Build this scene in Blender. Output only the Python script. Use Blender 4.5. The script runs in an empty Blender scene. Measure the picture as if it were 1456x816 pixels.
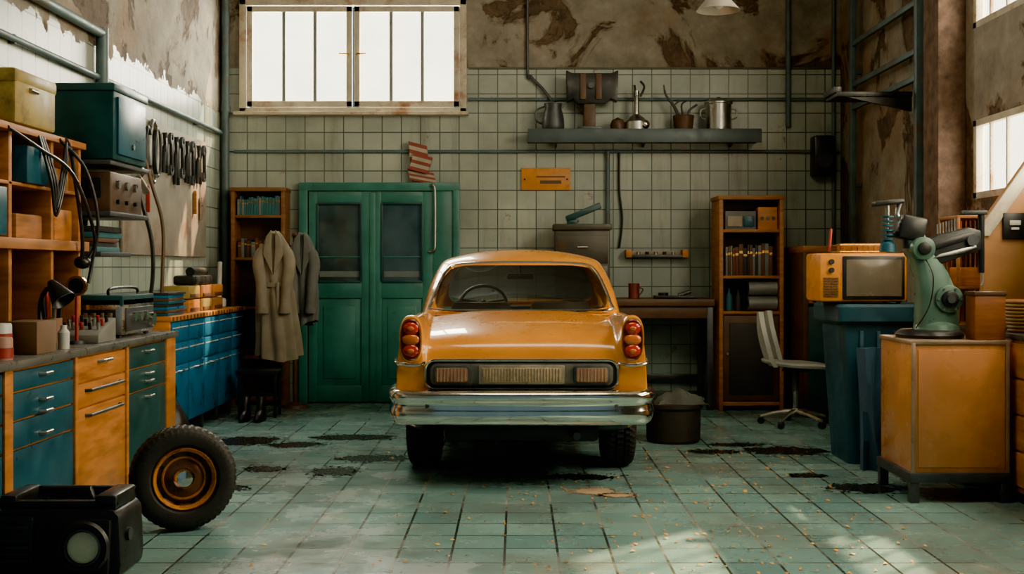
import bpy, bmesh, math, random
from mathutils import Vector, Matrix, Euler
random.seed(7)
R=math.radians
scene=bpy.context.scene
# ------------------------------------------------------------------ materials
def nt(name):
    m=bpy.data.materials.new(name); m.use_nodes=True
    t=m.node_tree; t.nodes.clear()
    o=t.nodes.new('ShaderNodeOutputMaterial'); p=t.nodes.new('ShaderNodeBsdfPrincipled')
    t.links.new(p.outputs[0],o.inputs[0])
    return m,t,p,o
def ramp(t,fac,stops):
    r=t.nodes.new('ShaderNodeValToRGB'); e=r.color_ramp.elements
    while len(e)<len(stops): e.new(0.5)
    for i,(p,c) in enumerate(stops):
        e[i].position=p
        if isinstance(c,(int,float)): c=(c,c,c)
        e[i].color=(*c,1)
    t.links.new(fac,r.inputs[0]); return r.outputs[0]
def mixc(t,fac,a,b,mode='MIX'):
    m=t.nodes.new('ShaderNodeMix'); m.data_type='RGBA'; m.blend_type=mode
    for s,v in ((0,fac),(6,a),(7,b)):
        if isinstance(v,bpy.types.NodeSocket): t.links.new(v,m.inputs[s])
        elif s==0: m.inputs[0].default_value=v
        else: m.inputs[s].default_value=(*v,1)
    return m.outputs[2]
def math_(t,op,a,b=0.0):
    m=t.nodes.new('ShaderNodeMath'); m.operation=op
    for i,v in enumerate((a,b)):
        if isinstance(v,bpy.types.NodeSocket): t.links.new(v,m.inputs[i])
        else: m.inputs[i].default_value=v
    return m.outputs[0]
def noise(t,vec,scale,detail=5,rough=0.6,dist=0.0):
    n=t.nodes.new('ShaderNodeTexNoise'); n.inputs['Scale'].default_value=scale
    n.inputs['Detail'].default_value=detail; n.inputs['Roughness'].default_value=rough
    n.inputs['Distortion'].default_value=dist
    if vec: t.links.new(vec,n.inputs['Vector'])
    return n.outputs[0]
def bump(t,p,h,strength=0.3,dist=0.02):
    b=t.nodes.new('ShaderNodeBump'); b.inputs['Strength'].default_value=strength
    b.inputs['Distance'].default_value=dist
    t.links.new(h,b.inputs['Height']); t.links.new(b.outputs[0],p.inputs['Normal'])
MC={}
def M(name,col,rough=0.5,metal=0.0,var=0.25,scale=6.0,coat=0.0,dirt=None,bmp=0.0,stretch=None):
    if name in MC: return MC[name]
    m,t,p,o=nt(name)
    tc=t.nodes.new('ShaderNodeTexCoord'); v=tc.outputs['Object']
    if stretch:
        mp=t.nodes.new('ShaderNodeMapping'); mp.inputs['Scale'].default_value=stretch
        t.links.new(v,mp.inputs[0]); v=mp.outputs[0]
    n=noise(t,v,scale)
    d=tuple(c*(1-var) for c in col); l=tuple(min(1,c*(1+var*0.6)) for c in col)
    c=ramp(t,n,[(0.3,d),(0.7,l)])
    if dirt:
        n2=noise(t,v,scale*0.6,8,0.7)
        f=ramp(t,n2,[(0.52,0.0),(0.68,1.0)])
        c=mixc(t,f,c,dirt)
    t.links.new(c,p.inputs['Base Color'])
    rr=ramp(t,noise(t,v,scale*2),[(0.3,max(0,rough-0.1)),(0.7,min(1,rough+0.12))])
    t.links.new(rr,p.inputs['Roughness'])
    p.inputs['Metallic'].default_value=metal
    p.inputs['Coat Weight'].default_value=coat; p.inputs['Coat Roughness'].default_value=0.05
    if bmp: bump(t,p,noise(t,v,scale*6),bmp,0.01)
    MC[name]=m; return m
def glass_mat(name,tint,glossmix=0.12):
    m=bpy.data.materials.new(name); m.use_nodes=True; t=m.node_tree; t.nodes.clear()
    o=t.nodes.new('ShaderNodeOutputMaterial'); mx=t.nodes.new('ShaderNodeMixShader')
    tr=t.nodes.new('ShaderNodeBsdfTransparent'); gl=t.nodes.new('ShaderNodeBsdfGlossy')
    tr.inputs[0].default_value=(*tint,1); gl.inputs[0].default_value=(1,1,1,1); gl.inputs['Roughness'].default_value=0.03
    lw=t.nodes.new('ShaderNodeLayerWeight'); lw.inputs[0].default_value=0.25
    f=math_(t,'ADD',math_(t,'MULTIPLY',lw.outputs['Fresnel'],0.8),glossmix)
    t.links.new(f,mx.inputs[0]); t.links.new(tr.outputs[0],mx.inputs[1]); t.links.new(gl.outputs[0],mx.inputs[2])
    t.links.new(mx.outputs[0],o.inputs[0]); return m
def glowing_pane(name,col,s):
    m=bpy.data.materials.new(name); m.use_nodes=True; t=m.node_tree; t.nodes.clear()
    o=t.nodes.new('ShaderNodeOutputMaterial'); a=t.nodes.new('ShaderNodeAddShader')
    tr=t.nodes.new('ShaderNodeBsdfTransparent'); e=t.nodes.new('ShaderNodeEmission')
    tc=t.nodes.new('ShaderNodeTexCoord')
    e.inputs[0].default_value=(*col,1)
    st=ramp(t,noise(t,tc.outputs['Object'],2,5,.6),[(.3,.8),(.7,1.0)])
    t.links.new(math_(t,'MULTIPLY',st,s),e.inputs[1])
    t.links.new(tr.outputs[0],a.inputs[0]); t.links.new(e.outputs[0],a.inputs[1]); t.links.new(a.outputs[0],o.inputs[0]); return m

def wall_mat(name,axis,thr):
    m,t,p,o=nt(name)
    g=t.nodes.new('ShaderNodeNewGeometry'); pos=g.outputs['Position']
    s=t.nodes.new('ShaderNodeSeparateXYZ'); t.links.new(pos,s.inputs[0])
    c=t.nodes.new('ShaderNodeCombineXYZ')
    t.links.new(s.outputs[axis],c.inputs[0]); t.links.new(s.outputs[2],c.inputs[1])
    b=t.nodes.new('ShaderNodeTexBrick'); b.offset=0; b.squash=1
    t.links.new(c.outputs[0],b.inputs['Vector'])
    for k,v in (('Scale',1.0),('Mortar Size',0.0055),('Mortar Smooth',0.2),('Bias',0.0),('Brick Width',0.2),('Row Height',0.2)): b.inputs[k].default_value=v
    b.inputs['Color1'].default_value=(0.47,0.52,0.44,1); b.inputs['Color2'].default_value=(0.37,0.44,0.38,1)
    b.inputs['Mortar'].default_value=(0.045,0.065,0.06,1)
    n1=noise(t,pos,0.9,8,0.65)
    tile=mixc(t,ramp(t,n1,[(0.38,0.0),(0.68,0.72)]),b.outputs['Color'],(0.16,0.19,0.15))
    mp=t.nodes.new('ShaderNodeMapping'); mp.inputs['Scale'].default_value=(5,5,0.5); t.links.new(pos,mp.inputs[0])
    n2=noise(t,mp.outputs[0],1.0,6,0.7)
    tile=mixc(t,ramp(t,n2,[(0.53,0.0),(0.75,0.6)]),tile,(0.10,0.09,0.06))
    n3=noise(t,pos,2.3,10,0.75,0.4)
    tile=mixc(t,ramp(t,n3,[(0.62,0.0),(0.66,0.8)]),tile,(0.22,0.13,0.07))
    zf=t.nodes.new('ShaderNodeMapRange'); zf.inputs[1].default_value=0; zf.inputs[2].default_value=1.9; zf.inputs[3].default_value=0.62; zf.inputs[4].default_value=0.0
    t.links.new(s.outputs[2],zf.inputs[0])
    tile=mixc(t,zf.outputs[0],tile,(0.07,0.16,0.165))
    n4=noise(t,pos,1.35,9,0.62,0.6)
    pl=ramp(t,noise(t,pos,3.5,8,0.7),[(0.3,(0.16,0.145,0.12)),(0.55,(0.29,0.26,0.205)),(0.75,(0.42,0.38,0.30))])
    rust=ramp(t,noise(t,pos,0.8,7,0.7),[(0.5,0.0),(0.62,0.6)])
    pl=mixc(t,rust,pl,(0.27,0.15,0.08))
    brown=ramp(t,noise(t,pos,9,8,0.75),[(0.35,(0.05,0.038,0.028)),(0.65,(0.17,0.115,0.075))])
    f4=ramp(t,n4,[(0.555,0.0),(0.57,1.0)])
    rim=ramp(t,n4,[(0.525,0.0),(0.55,0.7)])
    pl=mixc(t,rim,pl,(0.13,0.085,0.055))
    pl=mixc(t,f4,pl,brown)
    fz=math_(t,'GREATER_THAN',math_(t,'ADD',s.outputs[2],math_(t,'MULTIPLY',math_(t,'SUBTRACT',noise(t,pos,4,4),0.5),0.0 if axis==0 else 0.5)),thr)
    col=mixc(t,fz,tile,pl)
    t.links.new(col,p.inputs['Base Color'])
    rg=ramp(t,fz,[(0.0,0.34),(1.0,0.9)]); t.links.new(rg,p.inputs['Roughness'])
    h1=math_(t,'SUBTRACT',1.0,b.outputs['Fac'])
    h1=math_(t,'MULTIPLY',h1,0.4)
    h2=math_(t,'ADD',math_(t,'MULTIPLY',math_(t,'SUBTRACT',1.0,f4),2.2),noise(t,pos,12,8,0.7))
    mh=t.nodes.new('ShaderNodeMix'); t.links.new(fz,mh.inputs[0]); t.links.new(h1,mh.inputs[2]); t.links.new(h2,mh.inputs[3])
    bump(t,p,mh.outputs[0],0.7,0.02)
    return m
def floor_mat():
    m,t,p,o=nt('floor_tiles')
    g=t.nodes.new('ShaderNodeNewGeometry'); pos=g.outputs['Position']
    mp=t.nodes.new('ShaderNodeMapping'); mp.inputs['Location'].default_value=(0.06,0.1,0); t.links.new(pos,mp.inputs[0])
    b=t.nodes.new('ShaderNodeTexBrick'); b.offset=0; b.squash=1; t.links.new(mp.outputs[0],b.inputs['Vector'])
    for k,v in (('Scale',1.0),('Mortar Size',0.007),('Mortar Smooth',0.15),('Bias',-0.1),('Brick Width',0.26),('Row Height',0.28)): b.inputs[k].default_value=v
    b.inputs['Color1'].default_value=(0.22,0.40,0.38,1); b.inputs['Color2'].default_value=(0.12,0.265,0.27,1)
    b.inputs['Mortar'].default_value=(0.03,0.04,0.038,1)
    lightg=mixc(t,ramp(t,noise(t,pos,0.9,5,0.6),[(0.47,0.0),(0.60,1.0)]),b.outputs['Color'],(0.34,0.36,0.31))
    c=mixc(t,ramp(t,noise(t,pos,0.7,9,0.65,0.3),[(0.46,0.0),(0.68,0.8)]),b.outputs['Color'],(0.13,0.115,0.09))
    c=mixc(t,ramp(t,noise(t,pos,1.5,9,0.75,0.5),[(0.57,0.0),(0.64,0.6)]),c,(0.34,0.36,0.31))
    c=mixc(t,ramp(t,noise(t,pos,14,8,0.8),[(0.55,0.0),(0.70,0.6)]),c,(0.045,0.06,0.055))
    c=mixc(t,ramp(t,noise(t,pos,40,6,0.8),[(0.60,0.0),(0.66,0.4)]),c,(0.26,0.16,0.08))
    c=mixc(t,b.outputs['Fac'],c,lightg)
    t.links.new(c,p.inputs['Base Color'])
    t.links.new(ramp(t,noise(t,pos,2.5,6,0.7),[(0.3,0.12),(0.7,0.38)]),p.inputs['Roughness'])
    h=math_(t,'ADD',math_(t,'MULTIPLY',math_(t,'SUBTRACT',1.0,b.outputs['Fac']),.8),math_(t,'MULTIPLY',noise(t,pos,8,8,0.7),0.3))
    bump(t,p,h,0.35,0.01); return m

ORANGE=M('orange_painted_wood',(0.56,0.20,0.025),0.42,var=0.35,scale=3,stretch=(1,1,6),dirt=(0.28,0.09,0.02))
WOOD=M('aged_oak',(0.38,0.155,0.045),0.5,var=0.45,scale=4,stretch=(1,1,8))
BROWN=M('dark_walnut',(0.10,0.052,0.028),0.5,var=0.4)
TEAL=M('teal_enamel',(0.012,0.085,0.13),0.36,var=0.35,scale=3)
DGREEN=M('dark_green_enamel',(0.015,0.065,0.07),0.4,var=0.3,scale=3)
BLUE=M('blue_enamel',(0.012,0.14,0.30),0.32,var=0.35,scale=3)
GREEND=M('door_green_paint',(0.04,0.19,0.16),0.36,var=0.35,scale=2.5,dirt=(0.025,0.12,0.105),bmp=0.1)
BLACK=M('black_plastic',(0.014,0.016,0.018),0.36,var=0.3)
RUBBER=M('tyre_rubber',(0.020,0.019,0.019),0.6,var=0.3,scale=20,bmp=0.2)
STEEL=M('worn_steel',(0.45,0.45,0.43),0.33,1.0,var=0.3)
DSTEEL=M('dark_steel',(0.09,0.10,0.11),0.45,0.6,var=0.4)
CHROME=M('chrome',(0.82,0.78,0.71),0.12,1.0,var=0.12)
PIPE=M('blue_grey_pipe_paint',(0.10,0.16,0.175),0.5,0.1,var=0.35,dirt=(0.14,0.09,0.06))
CREAM=M('cream_paint',(0.58,0.53,0.41),0.5,var=0.25,dirt=(0.32,0.13,0.05),scale=5)
WHITE=M('white_plastic',(0.58,0.58,0.53),0.4,var=0.15)
RED=M('red_paint',(0.35,0.03,0.02),0.4,var=0.3)
YEL=M('mustard_paint',(0.36,0.26,0.06),0.5,var=0.35,dirt=(0.13,0.08,0.03))
CONC=M('grey_slate_top',(0.11,0.11,0.10),0.32,var=0.4)
SAGE=M('sage_machine_paint',(0.10,0.195,0.155),0.33,0.1,var=0.3,scale=5)
BRASS=M('brass',(0.55,0.33,0.10),0.3,1.0)
DARKG=M('door_pane_glass',(0.055,0.09,0.095),0.06,var=0.6,scale=2,coat=1.0)
PAPER=M('paper',(0.42,0.36,0.27),0.8)
PANE=glowing_pane('glowing_window_glass',(1.0,.95,.70),4.2)  # panes emit on their own, standing in for daylight behind the glass
# ------------------------------------------------------------------ builder
class B:
    def __init__(s,name): s.name=name; s.bm=bmesh.new(); s.mats=[]
    def mi(s,m):
        if m not in s.mats: s.mats.append(m)
        return s.mats.index(m)
    def merge(s,b,mat):
        i=s.mi(mat)
        for f in b.faces: f.material_index=i
        me=bpy.data.meshes.new('tmp'); b.to_mesh(me); b.free(); s.bm.from_mesh(me); bpy.data.meshes.remove(me)
    def box(s,x0,x1,y0,y1,z0,z1,mat,bev=0.004,rot=None,piv=None):
        b=bmesh.new(); bmesh.ops.create_cube(b,size=1)
        c=Vector(((x0+x1)/2,(y0+y1)/2,(z0+z1)/2))
        for v in b.verts: v.co=Vector((v.co.x*(x1-x0),v.co.y*(y1-y0),v.co.z*(z1-z0)))
        bev=min(bev,0.3*min(abs(x1-x0),abs(y1-y0),abs(z1-z0)))
        if bev>0: bmesh.ops.bevel(b,geom=b.edges[:],offset=bev,segments=2,profile=0.5,affect='EDGES')
        if rot:
            E=Euler([R(a) for a in rot]).to_matrix()
            pv=Vector(piv)-c if piv else Vector((0,0,0))
            for v in b.verts: v.co=E@(v.co-pv)+pv
        for v in b.verts: v.co+=c
        s.merge(b,mat); return s
    def cyl(s,p1,p2,r,mat,r2=None,seg=24,bev=0):
        p1=Vector(p1);p2=Vector(p2); d=p2-p1
        b=bmesh.new(); bmesh.ops.create_cone(b,cap_ends=True,segments=seg,radius1=r,radius2=r if r2 is None else r2,depth=d.length)
        if bev: bmesh.ops.bevel(b,geom=[e for e in b.edges if any(len(f.verts)>4 for f in e.link_faces)],offset=bev,segments=2,profile=0.5,affect='EDGES')
        q=Vector((0,0,1)).rotation_difference(d.normalized()).to_matrix(); c=(p1+p2)/2
        for v in b.verts: v.co=q@v.co+c
        s.merge(b,mat); return s
    def sph(s,c,r,mat,seg=20):
        if not hasattr(r,'__len__'): r=(r,r,r)
        b=bmesh.new(); bmesh.ops.create_uvsphere(b,u_segments=seg,v_segments=seg//2+2,radius=1)
        for v in b.verts: v.co=Vector((v.co.x*r[0]+c[0],v.co.y*r[1]+c[1],v.co.z*r[2]+c[2]))
        s.merge(b,mat); return s
    def lathe(s,prof,c,mat,axis=(0,0,1),seg=32,mod=None):
        b=bmesh.new(); q=Vector((0,0,1)).rotation_difference(Vector(axis).normalized()).to_matrix(); c=Vector(c)
        rings=[]
        for j,(r,h) in enumerate(prof):
            ring=[]
            for i in range(seg):
                a=2*math.pi*i/seg; rr=r
                if mod: rr=mod(j,i,r)
                ring.append(b.verts.new(q@Vector((rr*math.cos(a),rr*math.sin(a),h))+c))
            rings.append(ring)
        for j in range(len(rings)-1):
            for i in range(seg):
                k=(i+1)%seg; b.faces.new((rings[j][i],rings[j][k],rings[j+1][k],rings[j+1][i]))
        bmesh.ops.remove_doubles(b,verts=b.verts[:],dist=0.0002)
        bmesh.ops.recalc_face_normals(b,faces=b.faces[:])
        s.merge(b,mat); return s
    def tube(s,pts,r,mat,seg=10,closed=False,smooth=True):
        P=[Vector(p) for p in pts]
        if smooth and len(P)>2:
            Q=[];n=len(P)
            rng=range(n) if closed else range(n-1)
            for i in rng:
                p0=P[(i-1)%n] if (closed or i>0) else P[0]; p1=P[i]; p2=P[(i+1)%n]; p3=P[(i+2)%n] if (closed or i+2<n) else P[-1]
                for k in range(6):
                    u=k/6; Q.append(0.5*((2*p1)+(-p0+p2)*u+(2*p0-5*p1+4*p2-p3)*u*u+(-p0+3*p1-3*p2+p3)*u**3))
            if not closed: Q.append(P[-1])
            P=Q
        b=bmesh.new(); rings=[]; n=len(P); up=None
        for i,p in enumerate(P):
            if closed: d=(P[(i+1)%n]-P[i-1])
            else: d=P[min(i+1,n-1)]-P[max(i-1,0)]
            d.normalize()
            if up is None: up=Vector((0,0,1)) if abs(d.z)<0.9 else Vector((1,0,0))
            sx=d.cross(up).normalized(); up=sx.cross(d).normalized()
            rr=r[i*len(r)//n] if hasattr(r,'__len__') else r
            rings.append([b.verts.new(p+sx*math.cos(2*math.pi*k/seg)*rr+up*math.sin(2*math.pi*k/seg)*rr) for k in range(seg)])
        for i in range(n if closed else n-1):
            A=rings[i];C=rings[(i+1)%n]
            for k in range(seg): b.faces.new((A[k],A[(k+1)%seg],C[(k+1)%seg],C[k]))
        if not closed: b.faces.new(rings[0][::-1]); b.faces.new(rings[-1])
        bmesh.ops.recalc_face_normals(b,faces=b.faces[:])
        s.merge(b,mat); return s
    def prism(s,poly,plane,lo,hi,mat,bev=0.004):
        b=bmesh.new()
        def mk(p,h):
            if plane=='xz': return (p[0],h,p[1])
            if plane=='yz': return (h,p[0],p[1])
            return (p[0],p[1],h)
        A=[b.verts.new(mk(p,lo)) for p in poly]; C=[b.verts.new(mk(p,hi)) for p in poly]
        b.faces.new(A); b.faces.new(C[::-1]); n=len(poly)
        for i in range(n): b.faces.new((A[i],C[i],C[(i+1)%n],A[(i+1)%n]))
        bmesh.ops.recalc_face_normals(b,faces=b.faces[:])
        if bev: bmesh.ops.bevel(b,geom=b.edges[:],offset=bev,segments=2,profile=0.5,affect='EDGES')
        s.merge(b,mat); return s
    def loft(s,rings,mat,cap=True,closed=True):
        b=bmesh.new(); V=[[b.verts.new(p) for p in r] for r in rings]; n=len(rings[0])
        for j in range(len(V)-1):
            for i in range(n if closed else n-1):
                k=(i+1)%n; b.faces.new((V[j][i],V[j][k],V[j+1][k],V[j+1][i]))
        if cap and closed: b.faces.new(V[0][::-1]); b.faces.new(V[-1])
        bmesh.ops.recalc_face_normals(b,faces=b.faces[:])
        s.merge(b,mat); return s
    def done(s,parent=None,off=None,angle=35):
        me=bpy.data.meshes.new(s.name)
        if parent is None:
            xs=[v.co for v in s.bm.verts]
            mn=Vector([min(v[i] for v in xs) for i in range(3)]); mx=Vector([max(v[i] for v in xs) for i in range(3)])
            o=Vector(((mn.x+mx.x)/2,(mn.y+mx.y)/2,mn.z))
        else: o=Vector(parent.location) if off is None else Vector(off)
        for v in s.bm.verts: v.co-=o
        s.bm.to_mesh(me); s.bm.free()
        for m in s.mats: me.materials.append(m)
        me.shade_smooth(); me.set_sharp_from_angle(angle=R(angle))
        ob=bpy.data.objects.new(s.name,me); scene.collection.objects.link(ob)
        if parent is None: ob.location=o
        else: ob.parent=parent
        return ob
def empty(name,loc):
    e=bpy.data.objects.new(name,None); e.location=loc; scene.collection.objects.link(e); return e

# ------------------------------------------------------------------ room
XL,XR,YB,H=-3.07,3.36,12.05,5.0
WT=.10
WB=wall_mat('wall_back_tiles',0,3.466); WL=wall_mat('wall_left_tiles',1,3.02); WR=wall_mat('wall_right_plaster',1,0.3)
b=B('floor'); b.box(XL-WT,XR+WT,-1.5,YB+WT,-0.2,0,floor_mat(),0); b.done()
b=B('ceiling'); b.box(XL-WT,XR+WT,-1.5,YB+WT,H,H+0.2,M('ceiling_concrete',(0.2,0.19,0.17),0.9),0); b.done()
wx0,wx1,wz0,wz1=-2.80,-0.58,3.06,4.12
b=B('wall_back')
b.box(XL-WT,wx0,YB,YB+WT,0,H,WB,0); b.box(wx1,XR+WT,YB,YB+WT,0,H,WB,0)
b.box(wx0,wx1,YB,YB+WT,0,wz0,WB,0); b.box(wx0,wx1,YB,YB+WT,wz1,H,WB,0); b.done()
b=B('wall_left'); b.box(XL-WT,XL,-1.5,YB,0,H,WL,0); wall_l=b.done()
b=B('wall_right')
y0,y1=4.6,8.55
b.box(XR,XR+WT,-1.5,y0,0,H,WR,0); b.box(XR,XR+WT,y1,YB,0,H,WR,0)
b.box(XR,XR+WT,y0,y1,0,1.9,WR,0); b.box(XR,XR+WT,y0,y1,2.48,3.15,WR,0); b.box(XR,XR+WT,y0,y1,4.2,H,WR,0); b.done()
def win_back():
    b=B('window_1'); F=CREAM
    x0,x1,z0,z1=-2.87,-0.52,3.0,4.17; y=YB-.003
    for (a,c,d,e) in ((x0,x0+.07,z0,z1),(x1-.07,x1,z0,z1),(x0,x1,z0,z0+.05),(x0,x1,z1-.06,z1)): b.box(a,c,y-.06,y,d,e,F,.006)
    b.box(x0-.05,x1+.02,y-.12,y+.0,z0-.03,z0+.005,F,.006)
    xm=(x0+x1)/2
    for (a,c) in ((x0+.075,xm-.01),(xm+.01,x1-.075)):
        for (p,q,r,s_) in ((a,a+.06,z0+.06,z1-.07),(c-.06,c,z0+.06,z1-.07),(a,c,z0+.06,z0+.12),(a,c,z1-.13,z1-.07)): b.box(p,q,y-.05,y-.01,r,s_,F,.005)
        w=(c-a-.12)/3
        for i in (1,2): b.box(a+.06+w*i-.018,a+.06+w*i+.018,y-.045,y-.015,z0+.1,z1-.1,M('window_bar',(0.25,0.27,0.24),0.5),.004)
        b.box(a+.03,c-.03,y-.026,y-.024,z0+.1,z1-.1,PANE,0)
    for sx in (-1,1):
        b.cyl((xm+sx*.05,y-.05,3.60),(xm+sx*.05,y-.09,3.60),.012,BRASS); b.cyl((xm+sx*.05,y-.085,3.60),(xm+sx*.14,y-.085,3.605),.009,BRASS)
    b.done()
win_back()
def win_right(name,z0,z1):
    b=B(name); x=XR
    b.box(x+.001,x+.06,y0,y0+.06,z0,z1,CREAM); b.box(x+.001,x+.06,y1-.06,y1,z0,z1,CREAM)
    b.box(x+.001,x+.06,y0,y1,z0,z0+.05,CREAM); b.box(x+.001,x+.06,y0,y1,z1-.05,z1,CREAM)
    n=14
    for i in range(1,n): 
        yy=y0+(y1-y0)*i/n; b.box(x+.01,x+.035,yy-.012,yy+.012,z0,z1,CREAM)
    b.box(x+.05,x+.052,y0,y1,z0,z1,PANE,0)
    b.done()
win_right('window_2',1.9,2.48); win_right('window_3',3.15,4.2)
# pipes & trim
b=B('corner_drain_pipe'); b.cyl((XL+.06,YB-.07,0),(XL+.06,YB-.07,H),.042,PIPE)
for z in (.6,1.8,3.0,4.2): b.cyl((XL+.06,YB-.07,z),(XL+.06,YB-.07,z+.06),.052,PIPE)
b.done()
b=B('wall_conduit'); 
for z in (2.60,3.14): b.cyl((XL+.14 if z<3 else -.5,YB-.025,z),(XR-.02,YB-.025,z),.018,PIPE,seg=12)
b.cyl((.94,YB-.04,2.6),(.94,YB-.04,1.1),.022,PIPE,seg=12)
b.tube([(1.06,YB-.03,2.6),(1.06,YB-.03,2.2),(1.09,YB-.03,1.9),(1.06,YB-.03,1.6)],.012,BLACK)
b.cyl((2.81,YB-.035,2.85),(2.81,YB-.035,H),.028,PIPE,seg=12)
b.tube([(.11,YB-.03,H),(.11,YB-.03,3.5),(.14,YB-.05,3.38),(.26,YB-.06,3.25),(.36,YB-.07,3.12)],.016,DSTEEL)
b.cyl((3.28,YB-.03,1.6),(3.28,YB-.03,H),.02,PIPE,seg=12)
b.done()
b=B('water_pipe'); 
b.cyl((XL+.035,3,2.78),(XL+.035,YB-.14,2.78),.022,PIPE,seg=12); b.cyl((XL+.05,3,3.10),(XL+.05,8.5,3.10),.035,PIPE,seg=16)
b.cyl((XL+.05,8.45,2.72),(XL+.05,8.45,3.14),.045,PIPE)
for yy in (5,7,9.2,11): b.box(XL,XL+.04,yy,yy+.03,2.75,2.81,DSTEEL)
b.done(parent=wall_l)
b=B('trim_1'); b.box(-.5,XR,YB-.02,YB,3.455,3.475,M('tile_edge',(0.12,0.12,0.1),.7),.002); b.done()
b=B('brick_column'); b.box(3.15,XR,8.68,9.0,0,H,M('rough_dark_brick',(0.14,0.09,0.065),.9,var=.6,scale=12,bmp=.8),.01); b.done()
b=B('steel_wall_rack')
for yy in (9.45,11.3): b.box(3.24,3.30,yy-.035,yy+.035,1.62,H-.01,PIPE,.006)
for z in (2.95,3.17,3.57): b.box(3.25,3.29,9.45,11.3,z-.025,z+.025,PIPE,.006)
for z in (2.2,3.3,4.4):
    for yy in (9.45,11.3): b.box(3.29,XR,yy-.02,yy+.02,z-.02,z+.02,PIPE)
b.box(2.62,3.24,9.5,9.85,2.80,2.84,BLACK); b.prism([(2.7,2.8),(3.24,2.8),(3.24,2.68)],'xz',9.52,9.55,BLACK,0); b.box(2.6,2.66,9.5,9.85,2.83,2.88,BLACK); b.done()
b=B('wall_speaker'); b.box(3.04,3.25,YB-.2,YB,2.34,2.75,BLACK,.02); b.cyl((3.15,YB-.205,2.5),(3.15,YB-.19,2.5),.08,DSTEEL); b.done()
# ------------------------------------------------------------------ door
def door():
    y=YB-.004; b=B('door_1'); fr=GREEND
    b.box(-2.25,-2.16,y-.08,y,0,2.27,fr,.006); b.box(-.66,-.59,y-.08,y,0,2.27,fr,.006); b.box(-2.25,-.59,y-.081,y,2.19,2.275,fr,.006)
    b.box(-.87,-.66,y-.055,y,0,2.19,fr,.006)
    for k,(a,c) in enumerate(((-2.15,-1.50),(-1.485,-.87))):
        yf=y-.07; w=.12; gx0,gx1=a+w*.75,c-w*.9; gz0,gz1=1.25,2.06
        b.box(a,gx0,yf,y-.02,0.01,2.18,fr,.006); b.box(gx1,c,yf,y-.02,0.01,2.18,fr,.006)
        b.box(gx0-.01,gx1+.01,yf,y-.02,gz1,2.18,fr,.006); b.box(gx0-.01,gx1+.01,yf,y-.02,1.08,gz0,fr,.006); b.box(gx0-.01,gx1+.01,yf,y-.02,.01,.18,fr,.006)
        b.box(gx0,gx1,yf+.02,y-.02,.17,1.09,fr,.004); b.box(gx0+.06,gx1-.06,yf+.008,y-.03,.25,1.0,fr,.012)
        b.box(gx0,gx1,yf+.03,y-.025,gz0,gz1,DARKG,0)
        b.box(gx0,gx1,yf+.02,y-.03,1.5,1.515,fr,.002)
        b.box(gx0+.02,gx1-.02,yf+.022,yf+.034,1.30,1.36,M('paper_notice',(.14,.18,.175),.7),0)
        for (p,q,r,s_) in ((gx0-.012,gx0+.012,gz0,gz1),(gx1-.012,gx1+.012,gz0,gz1),(gx0,gx1,gz0-.012,gz0+.012),(gx0,gx1,gz1-.012,gz1+.012)): b.box(p,q,yf-.01,yf+.02,r,s_,DGREEN,.004)
    x=-.85
    b.tube([(x-.05,y-.07,2.24),(x+.0,y-.12,2.24),(x+.01,y-.12,2.1),(x+.01,y-.12,1.7),(x,y-.12,1.57),(x-.06,y-.07,1.56)],.014,STEEL)
    b.box(-1.52,-1.46,y-.085,y-.06,.02,2.17,fr,.006)
    b.done()
door()
b=B('baseboard_back'); b.box(-.58,XR,YB-.02,YB,0,.12,M('base_tile',(0.05,0.07,0.065),.5),.003); b.done()
# ------------------------------------------------------------------ books helper
def books(par,x0,x1,y0,y1,z,h,cols):
    b=B('books'); x=x0
    while x<x1-.02:
        w=random.uniform(.018,.042); hh=h*random.uniform(.78,1)
        c=random.choice(cols); w=min(w,x1-x)
        b.box(x,x+w-.002,y0,y1,z,z+hh,c,.002); b.box(x+.003,x+w-.005,y0-.001,y0+.01,z+hh*.7,z+hh*.78,BRASS,0)
        x+=w
    b.done(parent=par)
BK=[M('book_teal',(0.03,0.13,0.15),.6),M('book_black',(0.03,0.03,0.033),.6),M('book_grey',(0.15,0.17,0.17),.6),M('book_brown',(0.12,0.05,0.03),.6),M('book_tan',(.3,.22,.12),.7)]
def bookcase(x0,x1,y0,y1,h,shelves,mat,door=0):
    b=B('bookcase'); t=.04
    b.box(x0,x0+t,y0,y1,0,h,mat); b.box(x1-t,x1,y0,y1,0,h,mat); b.box(x0+t,x1-t,y1-.02,y1,0.05,h-.01,BROWN,0)
    b.box(x0-.01,x1+.01,y0-.01,y1,h-.04,h,mat); b.box(x0+t,x1-t,y0+.01,y1-.02,.05,.09,mat)
    for z in shelves: b.box(x0+t,x1-t,y0+.01,y1-.02,z-.03,z,mat)
    if door: 
        b.box(x0+t+.004,x1-t-.004,y0+.012,y0+.035,.095,door,BROWN,.006); b.box(x0+.1,x1-.1,y0+.004,y0+.02,.16,door-.07,BK[1],.006)
        b.cyl((x0+t+.04,y0-.01,door*.6),(x0+t+.04,y0+.02,door*.6),.012,STEEL)
    return b.done()
DW=M('bookcase_brown',(.20,.09,.04),.5,var=.4,stretch=(1,1,6))
o=bookcase(-2.90,-2.35,11.75,12.03,2.21,[.5,1.0,1.5,1.93],DW)
books(o,-2.84,-2.40,11.78,11.95,1.93,.20,[BK[0],BK[0],BK[2]])
books(o,-2.84,-2.40,11.80,11.95,1.50,.2,[BK[1],BK[3],BK[2]])
o=bookcase(1.97,2.60,11.3,11.75,2.10,[.97,1.32,1.77],WOOD,.93)
books(o,2.04,2.52,11.34,11.5,1.32,.33,[BK[1],BK[3],BK[2]])
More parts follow.
